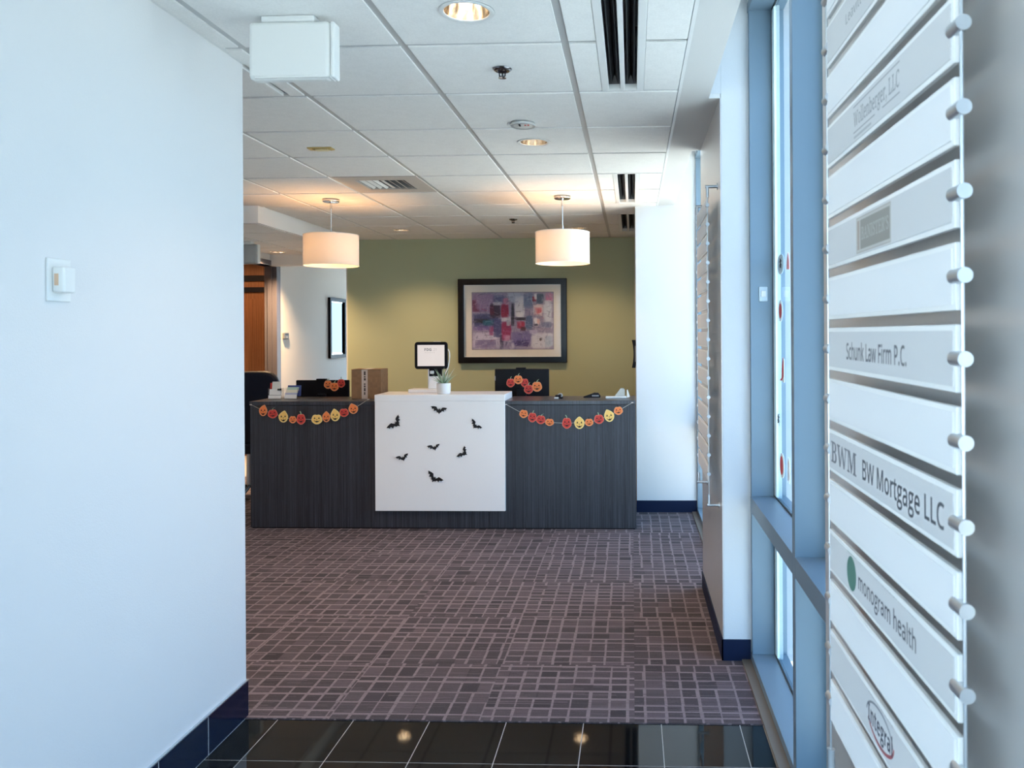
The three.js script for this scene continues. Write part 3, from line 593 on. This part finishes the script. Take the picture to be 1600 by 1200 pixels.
// ---- bats on the white panel
function bat(cx, cy, lx, ly, rx, ry, label) {
  const o = thing('paper_bat', label, 'bat decoration', [cx, cy, DF - 0.031], 0, 'black paper bats on the white desk front');
  const wing = (tx, ty, flip) => {
    const len = Math.hypot(tx, ty), ang = Math.atan2(ty, tx), s = new THREE.Shape(), k = flip;
    s.moveTo(0, 0.08 * k).quadraticCurveTo(0.30, 0.10 * k, 0.46, 0.27 * k).quadraticCurveTo(0.78, 0.20 * k, 1, 0);
    s.quadraticCurveTo(0.80, -0.02 * k, 0.76, -0.16 * k).quadraticCurveTo(0.66, -0.02 * k, 0.58, -0.06 * k).quadraticCurveTo(0.52, -0.14 * k, 0.48, -0.26 * k).quadraticCurveTo(0.38, -0.08 * k, 0.30, -0.09 * k).quadraticCurveTo(0.22, -0.14 * k, 0.14, -0.20 * k);
    s.lineTo(0, -0.14 * k);
    const g = slab(s, 0.008); g.scale(len, len, 0.04); g.rotateY(-0.12); g.rotateZ(ang); return g.translate(0, 0, 0.0015);
  };
  const up = Math.atan2(ly / Math.hypot(lx, ly) + ry / Math.hypot(rx, ry), lx / Math.hypot(lx, ly) + rx / Math.hypot(rx, ry)) - Math.PI / 2, q = Math.hypot(lx, ly) / 0.08;
  const body = poly([[0, -0.024], [0.007, -0.010], [0.008, 0.006], [0.006, 0.016], [0.0055, 0.026], [0.002, 0.018], [-0.002, 0.018], [-0.0055, 0.026], [-0.006, 0.016], [-0.008, 0.006], [-0.007, -0.010]]);
  const bg = slab(body, 0.002); bg.scale(q, q, 1); bg.rotateZ(up); bg.translate(0, 0, 0.001);
  obj('body', bg, M.bat, o);
  obj('wing', wing(lx, ly, -1), M.bat, o); obj('wing', wing(rx, ry, 1), M.bat, o);
}
{
  const S = 0.000913, X = (u) => -2.031 + (u - 34) * S, Y = (v) => 0.153 + (1073 - v) * S;
  const B = [[603, 222, 530, 178, 675, 195, 'large black paper bat, wings raised in a V, under the plant pot'], [240, 330, 148, 365, 253, 247, 'black paper bat with one wing upright, beside the garland with two yellow gourds'],
    [910, 352, 885, 283, 975, 365, 'small black paper bat tipped sideways, beside the garland end knot'], [563, 538, 495, 520, 608, 500, 'small black paper bat in the middle of the white panel'],
    [822, 582, 750, 612, 822, 515, 'black paper bat with one wing upright, lower than the sideways bat'], [290, 628, 222, 615, 335, 580, 'small black paper bat rising, below the upright-winged bat'], [553, 805, 505, 727, 640, 812, 'lowest black paper bat, one wing raised and one level']];
  for (const [cx, cy, lx, ly, rx, ry, label] of B) bat(X(cx), Y(cy), (lx - cx) * S, (cy - ly) * S, (rx - cx) * S, (cy - ry) * S, label);
}
// ---- pumpkin garlands
function pumpkinShape(kind, w, h) {
  const s = new THREE.Shape(), n = 40;
  for (let k = 0; k <= n; k++) {
    const a = k / n * Math.PI * 2 - Math.PI / 2, c = Math.cos(a), si = Math.sin(a);
    let x, y;
    if (kind === 'round') { const q = 1 + 0.035 * Math.cos(a * 5 + 1.57); x = c * q; y = si * q * (1 - 0.10 * Math.exp(-c * c * 18) * (si > 0 ? 1 : 0.5)); }
    else { const t = Math.max(0, si), lean = kind === 'left' ? -0.30 : kind === 'right' ? 0.34 : 0; x = c * (1 - 0.50 * t * t) + lean * t * t * t; y = si < 0 ? si : si * (0.9 + 0.1 * t); x *= 1; }
    s[k ? 'lineTo' : 'moveTo'](x * w / 2, y * h / 2);
  }
  return s;
}
function pumpkin(parent, x, y, z, w, h, kind, color, stem, tilt) {
  const base = obj('pumpkin_cutout', slab(pumpkinShape(kind, w, h), 0.0015), M.rimOf[color], parent);
  base.position.set(x, y, z); base.rotation.z = tilt;
  obj('coloured_print', slab(pumpkinShape(kind, w * 0.88, h * 0.88), 0.0008).translate(0, 0, 0.0014), M[color], base);
  const e = w * 0.09, f = [], oy = kind === 'round' ? 0 : -h * 0.10;
  for (const s of [-1, 1]) f.push(slab(poly([[s * w * 0.20 - e, oy + h * 0.05], [s * w * 0.20 + e, oy + h * 0.05], [s * w * 0.20, oy + h * 0.22]]), 0.0006));
  f.push(slab(poly([[-e * 0.6, oy - h * 0.04], [e * 0.6, oy - h * 0.04], [0, oy + h * 0.05]]), 0.0006));
  const m = new THREE.Shape(); m.moveTo(-w * 0.29, oy - h * 0.08); m.quadraticCurveTo(0, oy - h * 0.52, w * 0.29, oy - h * 0.08); m.lineTo(w * 0.10, oy - h * 0.19); m.lineTo(w * 0.07, oy - h * 0.14); m.lineTo(-w * 0.05, oy - h * 0.15); m.lineTo(-w * 0.08, oy - h * 0.20); m.lineTo(-w * 0.29, oy - h * 0.08);
  f.push(slab(m, 0.0006));
  obj('face', f.map((g) => g.translate(0, 0, 0.0022)), M.bat, base);
  if (stem) { const st = new THREE.Shape(); const d = stem === 'dark' ? -0.2 : stem; st.moveTo(-w * 0.06, h * 0.44).quadraticCurveTo(-w * 0.04, h * 0.58, d * w * 0.5, h * 0.70).lineTo(d * w * 0.5 + w * 0.10, h * 0.74).quadraticCurveTo(w * 0.06, h * 0.60, w * 0.06, h * 0.44); obj('stem', slab(st, 0.0012), stem === 'dark' ? M.bat : M.stem, base); }
}
M.rimOf = { red: std(lin(0.72, 0.20, 0.13), 0.7), orange: std(lin(0.80, 0.36, 0.18), 0.7), yellow: std(lin(0.88, 0.68, 0.30), 0.7) };
function garland(label, x0, y0, S, list, ends) {
  const o = thing('pumpkin_garland', label, 'garland', [x0, y0, DF - 0.009], 0, 'paper pumpkin garlands on the desk');
  const pts = [ends[0], ...list.map(([u, v]) => [u, v]), ends[1]].map(([u, v]) => [u * S, -v * S, -0.001]);
  obj('string', tube(pts, 0.0016, 160, 6), M.string, o);
  for (const e of ends) obj('tape_tab', bx(e[0] * S - 0.008, e[0] * S + 0.008, -e[1] * S - 0.004, -e[1] * S + 0.004, -0.002, 0.0012, 0.0004), M.tape, o);
  list.forEach(([u, v, w, h, kind, color, stem, tilt], i) => pumpkin(o, u * S, -v * S, 0.002 + (i % 2) * 0.0035, w * S, h * S, kind, color, stem, tilt));
}
{
  const S1 = 0.000594, S2 = 0.000656;
  garland('paper pumpkin garland on the desk front, end by the brochures', -2.982, 1.047, S1, [
    [103, 183, 112, 150, 'right', 'orange', 0, 0], [235, 228, 132, 120, 'round', 'red', 0.5, 0.1], [375, 265, 128, 158, 'right', 'yellow', 0, 0.05], [505, 305, 96, 100, 'round', 'orange', 0, 0], [614, 300, 120, 146, 'round', 'red', -0.35, 0],
    [830, 302, 145, 134, 'round', 'yellow', 0, 0], [955, 268, 108, 144, 'pear', 'orange', 0, 0], [1078, 245, 128, 165, 'left', 'yellow', 0, -0.05], [1193, 215, 124, 114, 'round', 'red', 0, 0.05], [1320, 160, 128, 140, 'left', 'orange', 0, 0.1]], [[-66, 106], [1520, 40]]);
  garland('paper pumpkin garland on the desk front, end by the white pillar', -1.003, 1.038, S2, [
    [230, 200, 102, 100, 'round', 'orange', 'dark', -0.15], [335, 242, 102, 118, 'round', 'red', 0.1, -0.1], [435, 270, 112, 106, 'round', 'red', 0.5, -0.1], [540, 300, 104, 88, 'round', 'orange', 'dark', -0.05], [745, 312, 112, 134, 'round', 'red', -0.4, 0],
    [895, 306, 122, 148, 'pear', 'yellow', 0, 0], [1010, 303, 100, 92, 'round', 'orange', 'dark', 0.05], [1128, 265, 116, 114, 'round', 'red', -0.2, 0.1], [1248, 222, 120, 150, 'left', 'yellow', 0, 0.15], [1358, 165, 106, 100, 'round', 'orange', 'dark', 0.1]], [[20, 88], [1525, 70]]);
}
// ---- monitors seen from the back, each with a pumpkin string
function monitor(x, d, w, h, yb, label) {
  const o = thing('computer_monitor', label, 'monitor', [x, 0.74, d], 0, 'monitors seen from behind on the reception desk');
  const y = yb - 0.74;
  obj('back_shell', bx(-w / 2, w / 2, y, y + h, -0.03, 0, 0.008), M.black, o);
  obj('screen', bx(-w / 2 + 0.01, w / 2 - 0.01, y + 0.015, y + h - 0.01, -0.033, -0.03), M.blackGloss, o);
  obj('webcam', bx(-0.05, 0.035, y + h - 0.004, y + h + 0.012, -0.03, 0.012, 0.003), M.black, o);
  obj('stand_arm', bx(-0.04, 0.04, 0.012, y + h * 0.6, 0, 0.035, 0.006), M.black, o);
  obj('stand_foot', bx(-0.12, 0.12, 0, 0.014, -0.09, 0.10, 0.005), M.black, o);
  return o;
}
monitor(-2.700, 6.84, 0.468, 0.30, 0.84, 'low black monitor back between brochures and cardboard box');
const big = monitor(-0.955, 6.84, 0.470, 0.40, 0.83, 'black monitor back below the framed painting');
obj('side_label', bx(-0.236, -0.228, 0.39, 0.43, -0.01, 0.002, 0.001), M.plasticGrey, big);
function pumpkinCluster(label, d, list) {
  const o = thing('pumpkin_string', label, 'decoration', [list[0][0], list[0][1], d], 0, 'pumpkin strings hung on the monitors');
  obj('string', tube(list.map(([x, y], i) => [x - list[0][0], y - list[0][1] + (i % 2 ? 0.002 : -0.002), 0.0005]), 0.0012, 40, 5), M.string, o);
  list.forEach(([x, y, w, h, kind, color, stem], i) => pumpkin(o, x - list[0][0], y - list[0][1], 0.002 + (i % 2) * 0.004, w, h, kind, color, stem, 0));
}
{
  const q = 6.84 - 0.001, k = 6.839 / 6.4, at = (px, py) => [-0.674 * k + (px - 858) * 0.00517 * k, 1.013 + (622 - py) * 0.0055];
  const a = (px, py, w, h, ...r) => [...at(px, py), w * 0.0055, h * 0.0055, ...r];
  pumpkinCluster('three red pumpkin cutouts hung on the low monitor', q, [a(509, 606, 13, 13.5, 'round', 'orange', 0.2), a(519.5, 609.5, 13.5, 14, 'round', 'orange', 0.3), a(530, 604, 12.5, 14, 'round', 'red', -0.1)]);
  pumpkinCluster('five orange pumpkin cutouts arched across the monitor below the painting', q - 0.036, [a(799, 604, 13, 14, 'round', 'red', 0.1), a(811, 599, 14, 14, 'round', 'orange', 0.2), a(821, 604, 12, 14, 'round', 'red', 0), a(827, 614, 14, 15, 'round', 'red', 0.2), a(840, 610, 16, 16, 'round', 'orange', 0.3)]);
}
// ---- things on the counter
{
  const k = thing('check_in_kiosk', 'black tablet check-in kiosk with lit white screen on a white post', 'kiosk', [-1.68, 1.06, 6.44]);
  obj('base', bx(-0.135, 0.14, 0, 0.028, -0.10, 0.06, 0.004), M.whiteGloss, k);
  obj('post', bx(0.012, 0.128, 0.028, 0.13, -0.05, 0.0, 0.003), M.whiteGloss, k);
  obj('back_plate', bx(0.012, 0.020, 0.028, 0.22, -0.05, 0.0, 0.002), M.whiteGloss, k);
  obj('joint', bx(0.020, 0.125, 0.125, 0.20, -0.04, -0.005, 0.004), M.black, k);
  obj('lever', bx(0.028, 0.062, 0.150, 0.176, -0.006, 0.006, 0.005), M.plastic, k);
  const s = slab(roundRect(0.264, 0.216, 0.026), 0.012, 0.003); s.translate(0.042, 0.300, 0.0);
  obj('tablet_case', s, M.black, k);
  const scr = canvas(512, 400, (g, w, h) => {
    g.fillStyle = 'rgb(238,226,220)'; g.fillRect(0, 0, w, h);
    g.fillStyle = 'rgb(96,92,96)'; g.font = 'bold 72px sans-serif'; g.fillText('FDG', 128, 112);
    g.fillStyle = 'rgb(200,188,184)'; g.font = '66px sans-serif'; g.fillText('.21', 284, 112);
    g.fillStyle = 'rgb(178,166,162)'; for (let i = 0; i < 6; i++) g.fillRect(140 + i * 34, 142, 16, 6);
  });
  const pg = new THREE.PlaneGeometry(0.222, 0.172); pg.translate(0.042, 0.300, 0.0158);
  obj('screen', pg, std(lin(0.5, 0.5, 0.5), 0.3, { map: scr, emissive: lin(1, 1, 1), emissiveMap: scr, emissiveIntensity: 0.55 }), k);
  obj('power_cable', tube([[0.168, 0.36, -0.004], [0.186, 0.33, -0.004], [0.188, 0.27, -0.004], [0.176, 0.21, -0.01], [0.150, 0.16, -0.03], [0.12, 0.10, -0.05]], 0.005, 40, 8), M.plastic, k);
  obj('top_clip', bx(0.06, 0.12, 0.408, 0.414, -0.002, 0.012, 0.002), M.plastic, k);

  const p = thing('potted_succulent', 'spiky green succulent in a white ceramic pot on the white counter', 'potted plant', [-1.497, 1.06, 6.265]);
  obj('pot', lathe([[0.0001, 0], [0.046, 0], [0.052, 0.006], [0.055, 0.04], [0.055, 0.084], [0.050, 0.086], [0.048, 0.074], [0.0001, 0.072]], 40), M.ceramic, p);
  obj('soil', cyl(0.047, 0.047, 0.006).translate(0, 0.072, 0), M.soil, p);
  for (let i = 0; i < 19; i++) {
    const a = i * 2.4, tilt = 0.12 + 0.9 * (i / 19), len = rr(0.125, 0.165) * (1 - 0.2 * i / 19), g = new THREE.ConeGeometry(0.015, len, 6, 5); g.translate(0, len / 2, 0); g.scale(1, 1, 0.45);
    const q = g.attributes.position; for (let j = 0; j < q.count; j++) { const t = q.getY(j) / len; q.setZ(j, q.getZ(j) + 0.02 * t * t); if (t < 0.5) q.setX(j, q.getX(j) * (0.7 + 0.6 * t)); }
    g.computeVertexNormals(); g.rotateX(tilt); g.rotateY(a); g.translate(Math.sin(a) * 0.012, 0.074, Math.cos(a) * 0.012);
    obj('leaf', g, i % 3 ? M.leaf : std(lin(0.42, 0.50, 0.40), 0.5), p);
  }
  const b = thing('cardboard_box', 'brown cardboard box with a printed tape strip on the counter', 'box', [-2.175, DT, 6.43]);
  obj('carton', bx(-0.122, 0.122, 0, 0.238, -0.19, 0, 0.003), M.card, b);
  obj('top_flap', [bx(-0.122, -0.001, 0.238, 0.242, -0.19, 0.002), bx(0.001, 0.122, 0.238, 0.242, -0.19, 0.002)], M.card, b);
  const tp = canvas(64, 256, (g) => { g.fillStyle = 'rgb(190,172,160)'; g.fillRect(0, 0, 64, 256); g.fillStyle = 'rgb(58,46,44)'; for (const [y, h] of [[14, 34], [56, 12], [74, 20], [120, 12], [138, 16], [160, 28], [196, 24]]) { g.fillRect(24, y, rr(14, 20), h); g.clearRect; } });
  const tg = new THREE.PlaneGeometry(0.05, 0.238); tg.translate(-0.012, 0.119, 0.0008); obj('tape', tg, std(lin(1, 1, 1), 0.4, { map: tp }), b);
  obj('tape_top', bx(-0.037, 0.013, 0.242, 0.2426, -0.19, 0.001), M.tape, b);

  function brochures(x, d, label, cards) {
    const o = thing('brochure_holder', label, 'brochure holder', [x, DT, d], 0, 'brochure holders at the desk end');
    obj('holder', [bx(-0.052, 0.052, 0, 0.006, -0.06, 0.012), bx(-0.052, 0.052, 0, 0.07, -0.062, -0.058), bx(-0.054, -0.05, 0, 0.09, -0.06, 0.0), bx(0.05, 0.054, 0, 0.09, -0.06, 0)], M.clear, o);
    for (const [x0, x1, y0, y1, z, m] of cards) { const g = bx(x0, x1, y0, y1, -0.002, 0.002); g.rotateX(-0.16); g.translate(0, 0.004, z); obj('leaflet', g, m, o); }
  }
  const blue = std(lin(0.05, 0.08, 0.25), 0.5), mint = std(lin(0.45, 0.62, 0.52), 0.6), cream = std(lin(0.74, 0.72, 0.58), 0.7), lil = std(lin(0.42, 0.46, 0.62), 0.6);
  brochures(-2.935, 6.43, 'clear holder of white cards with a red card at the desk end', [[-0.050, 0.052, 0.0, 0.028, 0.006, M.paper], [-0.050, 0.052, 0.030, 0.078, -0.008, M.paper], [-0.040, 0.024, 0.05, 0.138, -0.030, std(lin(0.66, 0.66, 0.60), 0.8)], [-0.062, -0.03, 0.05, 0.128, -0.042, M.red], [0.018, 0.05, 0.068, 0.082, -0.002, M.bat]]);
  brochures(-2.800, 6.43, 'clear holder of blue, green and white leaflets on the desk', [[-0.050, 0.05, 0.0, 0.034, 0.008, M.paper], [-0.050, 0.05, 0.034, 0.048, -0.002, lil], [-0.048, 0.05, 0.046, 0.072, -0.012, cream], [-0.046, 0.05, 0.066, 0.092, -0.028, mint], [-0.050, 0.062, 0.02, 0.106, -0.046, blue]]);

  const t = thing('tape_dispenser', 'small black tape dispenser with a white roll on the counter', 'tape dispenser', [-0.60, DT, 6.42]);
  obj('body', [bx(-0.032, 0.036, 0, 0.014, -0.02, 0.02, 0.004), bx(-0.026, 0.02, 0.012, 0.030, -0.012, 0.012, 0.006)], M.black, t);
  obj('tape_roll', new THREE.TorusGeometry(0.014, 0.006, 8, 20).translate(0.014, 0.024, 0), M.plasticGrey, t);
  obj('white_tab', bx(-0.032, 0.004, 0.001, 0.012, 0.02, 0.026, 0.002), M.plastic, t);
  const st = thing('stapler', 'black wedge-shaped stapler lying on the counter', 'stapler', [-0.332, DT, 6.50]);
  const ss = poly([[-0.068, 0], [0.066, 0], [0.068, 0.012], [0.05, 0.034], [0.02, 0.036], [-0.03, 0.018], [-0.068, 0.004]]);
  obj('arm', slab(ss, 0.028, 0.002).translate(0, 0.003, -0.014), M.black, st);
  obj('steel_rail', bx(0.0, 0.056, 0.010, 0.022, 0.0145, 0.0175, 0.001), M.plasticGrey, st);
  obj('base_plate', bx(-0.066, 0.066, 0, 0.004, -0.017, 0.017, 0.001), M.black, st);
  const h = thing('sign_holder', 'clear slanted sign holder with white card standing by the pillar', 'sign holder', [-0.125, DT, 6.44]);
  obj('foot', bx(-0.092, 0.074, 0, 0.014, -0.03, 0.04, 0.003), M.plastic, h);
  obj('slanted_panel', slab(poly([[-0.02, 0.016], [0.062, 0.016], [0.062, 0.066], [0.05, 0.078], [0.026, 0.078], [0.018, 0.066]]), 0.003).translate(0, 0, -0.02), std(lin(0.42, 0.42, 0.38), 0.4), h);
  obj('white_fin', slab(poly([[0.078, 0.004], [0.104, 0.010], [0.084, 0.068], [0.079, 0.068]]), 0.004).translate(0, 0, 0), M.plastic, h);
}
{ // chair behind the desk end
  const o = thing('office_chair', 'black leather office chair behind the desk end', 'chair', [-3.645, 0, 7.42], 0.25);
  const back = slab(roundRect(0.56, 0.62, 0.11), 0.05, 0.03, 10); back.translate(0, 0.86, 0.14); obj('backrest', back, M.leather, o);
  const seat = slab(roundRect(0.52, 0.52, 0.08), 0.05, 0.025, 8); seat.rotateX(-Math.PI / 2); seat.translate(0, 0.46, -0.06); obj('seat', seat, M.leather, o);
  for (const s of [-1, 1]) obj('armrest', [bx(s * 0.28, s * 0.34, 0.66, 0.69, -0.25, 0.08, 0.012), rod(s * 0.31, 0.47, -0.05, s * 0.31, 0.66, -0.05, 0.014)], M.black, o);
  obj('back_bracket', bx(-0.04, 0.04, 0.44, 0.70, 0.12, 0.15, 0.01), M.black, o);
  obj('gas_column', cyl(0.028, 0.024, 0.36, 16).translate(0, 0.27, -0.05), M.satin, o);
  for (let k = 0; k < 5; k++) { const a = k * 1.2566; obj('base_spoke', rod(0, 0.10, -0.05, Math.sin(a) * 0.30, 0.065, -0.05 + Math.cos(a) * 0.30, 0.018), M.black, o); obj('caster', new THREE.TorusGeometry(0.020, 0.010, 8, 16).rotateY(a).translate(Math.sin(a) * 0.30, 0.03, -0.05 + Math.cos(a) * 0.30), M.black, o); }
}
// ------------------------------------------------------------------ directory signs on the metal columns
const PITCH = 0.0925, PLATE_H = 0.077, PW = 0.580;
function fit(g, text, font, x, w, base, weight = 0) {        // text squeezed or stretched to the width it has on the plate
  g.font = font; const k = w / g.measureText(text).width;
  g.save(); g.translate(x, base); g.scale(k, 1); g.fillText(text, 0, 0);
  if (weight) { g.lineWidth = weight; g.strokeStyle = g.fillStyle; g.strokeText(text, 0, 0); }
  g.restore();
}
const printOf = {
  6: (g) => { g.fillStyle = 'rgba(130,136,142,0.8)'; fit(g, 'Leavitt', '44px sans-serif', 225, 170, 72); },
  4: (g) => { g.strokeStyle = 'rgb(146,150,156)'; g.lineWidth = 3; g.beginPath(); g.moveTo(308, 12); g.lineTo(715, 12); g.moveTo(308, 86); g.lineTo(515, 86); g.moveTo(578, 86); g.lineTo(715, 86); g.stroke(); g.fillStyle = 'rgb(150,154,160)'; fit(g, 'Wollenberger, LLC', '56px serif', 310, 402, 70, 1); g.fillStyle = 'rgb(186,189,193)'; g.fillRect(312, 97, 170, 7); },
  2: (g) => { g.fillStyle = 'rgb(190,186,180)'; g.fillRect(332, 6, 310, 102); g.fillStyle = 'rgb(206,204,200)'; g.fillRect(336, 10, 302, 94); g.fillStyle = 'rgb(156,154,148)'; g.fillRect(372, 16, 262, 82); g.fillStyle = 'rgb(180,164,154)'; g.fillRect(342, 16, 20, 82); g.fillStyle = 'rgb(184,184,180)'; fit(g, "BANISTER'S", '48px serif', 380, 246, 72, 1); },
  0: (g) => { g.fillStyle = 'rgb(104,106,113)'; fit(g, 'Schunk Law Firm P.C.', '66px sans-serif', 214, 540, 82, 2); },
  '-2': (g) => { g.fillStyle = 'rgb(122,124,132)'; fit(g, 'BWM', 'bold 92px serif', 20, 300, 90, 0); g.fillStyle = 'rgb(88,92,100)'; fit(g, 'BW Mortgage LLC', '74px sans-serif', 372, 606, 84, 2); },
  '-4': (g) => { g.fillStyle = 'rgb(88,134,122)'; g.beginPath(); g.ellipse(258, 56, 50, 50, 0, 0, 7); g.fill(); g.fillStyle = 'rgb(70,72,82)'; fit(g, 'monogram health', '66px sans-serif', 326, 482, 78, 1); },
  '-6': (g) => { g.strokeStyle = 'rgb(128,132,142)'; g.lineWidth = 6; g.beginPath(); g.ellipse(520, 56, 112, 48, 0, 3.2, 6.28); g.stroke(); g.strokeStyle = 'rgb(176,96,102)'; g.lineWidth = 9; g.beginPath(); g.ellipse(528, 52, 112, 50, 0, 0, 2.8); g.stroke(); g.fillStyle = 'rgb(72,76,90)'; fit(g, 'Integral', 'bold 68px sans-serif', 418, 216, 78); },
};
function directory(dc, label, withText) {
  const o = thing('directory_sign', label, 'directory sign', [XP, 0, dc], -Math.PI / 2, 'tenant directory signs on the metal columns');
  const zw = 0.049, half = 0.302;                   // wire offset from the metal, half width between wires
  for (const s of [-1, 1]) obj('wire', rod(s * half, 0.70, zw, s * half, 2.23, zw, 0.0022, 8), M.satin, o);
  for (const s of [-1, 1]) for (const [y, v] of [[2.234, -1], [0.700, 1]]) {
    const st = obj('standoff', rod(s * half, y, 0.003, s * half, y, zw + 0.010, 0.0075, 16), M.satin, o);
    obj('flange', cyl(0.016, 0.016, 0.004, 24).rotateX(Math.PI / 2).translate(s * half, y, 0.0025), M.satin, st);
    obj('wire_clamp', rod(s * half, y, zw, s * half, y + v * 0.052, zw, 0.0075, 16), M.satin, st);
  }
  for (let k = 7; k >= -7; k--) {
    const y = 1.497 + k * PITCH;
    const p = obj('name_plate', bx(-PW / 2, PW / 2, y - PLATE_H / 2, y + PLATE_H / 2, zw - 0.004, zw + 0.003, 0.0012), M.acrylic, o);
    const pm = withText && printOf[k] ? std(lin(0.78, 0.78, 0.78), 0.5, { map: canvas(1024, 112, (g, w, h) => { g.fillStyle = 'rgb(224,225,227)'; g.fillRect(0, 0, w, h); printOf[k](g, w, h); }) }) : M.insert;
    const ig = new THREE.BoxGeometry(PW - 0.016, PLATE_H - 0.014, 0.0012); ig.translate(0, y, zw + 0.0034);
    obj('paper_insert', ig, pm, p);
    for (const s of [-1, 1]) {
      const kn = new THREE.CylinderGeometry(0.0088, 0.0088, 0.030, 20); kn.rotateZ(Math.PI / 2); kn.translate(s * (half - 0.008), y, zw);
      obj('clamp_knob', kn, M.satin, o);
    }
  }
}
M.insert = std(lin(0.74, 0.75, 0.77), 0.5);
directory(1.196, 'large tenant directory sign with printed white name plates on wires', true);
directory(4.155, 'distant directory sign of white plates on the far metal column', false);

// ------------------------------------------------------------------ clings on the window glass
function cling(name, label, y, d, parts) {
  const o = thing(name, label, 'window sticker', [XG - 0.0012, y, d], -Math.PI / 2, 'seasonal clings on the window glass');
  for (const [n, shape, m, z] of parts) obj(n, slab(shape, 0.0008).translate(0, 0, z), m, o);
}
const oval = (w, h, x = 0, y = 0) => { const s = new THREE.Shape(); s.absellipse(x, y, w / 2, h / 2, 0, Math.PI * 2); return s; };
function spiderShapes(r) {
  const L = [];
  for (const s of [-1, 1]) for (let k = 0; k < 4; k++) { const a = 0.9 - k * 0.6, x = s * Math.cos(a) * r, y = Math.sin(a) * r; L.push(['leg', poly([[0, 0.002], [s * r * 0.55, y * 0.8 + r * 0.25], [x, y], [s * r * 0.5, y * 0.8 + r * 0.14], [0, -0.002]]), M.bat, 0.0008]); }
  return [['body', oval(r * 0.7, r * 0.95), M.bat, 0.001], ['head', oval(r * 0.4, r * 0.4, 0, r * 0.55), M.bat, 0.001], ...L];
}
const frost = std(lin(0.52, 0.62, 0.66), 0.5), whiteGel = std(lin(0.75, 0.78, 0.78), 0.4), pink = std(lin(0.72, 0.24, 0.24), 0.5);
cling('spider_web_cling', 'black spider on a frosted oval web cling', 1.829, 3.53, [['web', oval(0.15, 0.088), frost, 0], ...spiderShapes(0.034)]);
cling('window_cling', 'small pink cling beside the spider web cling', 1.826, 3.365, [['shape', poly([[-0.03, -0.03], [0.03, -0.035], [0.02, 0.01], [0.0, 0.04], [-0.02, 0.01]]), pink, 0]]);
cling('window_cling', 'oval red and white cling below the spider web cling', 1.624, 3.54, [['border', oval(0.088, 0.094), whiteGel, 0], ['centre', oval(0.06, 0.066), M.red, 0.0008]]);
cling('window_cling', 'red dripping-shape cling between the red oval and the small spider', 1.367, 3.505, [['border', poly([[-0.02, -0.05], [0.045, -0.055], [0.04, 0.045], [0.02, 0.05], [-0.005, 0.02]]), whiteGel, 0], ['centre', poly([[-0.06, -0.052], [0.0, -0.046], [0.03, -0.03], [0.034, 0.04], [0.02, 0.054], [0, 0.02], [-0.01, -0.036]]), M.red, 0.0008]]);
cling('spider_cling', 'small bare black spider cling on the glass', 1.138, 3.60, spiderShapes(0.034));
cling('window_cling', 'lowest oval red cling with white edge', 0.944, 3.525, [['border', oval(0.10, 0.11), whiteGel, 0], ['centre', oval(0.07, 0.082, -0.006, 0), M.red, 0.0008]]);
cling('window_cling', 'white ghost-like cling beside the mullion near the transom', 0.949, 3.375, [['shape', poly([[-0.022, -0.055], [-0.006, -0.04], [0.01, -0.055], [0.022, -0.03], [0.02, 0.03], [0.0, 0.055], [-0.02, 0.03]]), whiteGel, 0]]);

renderer.render(scene, camera);
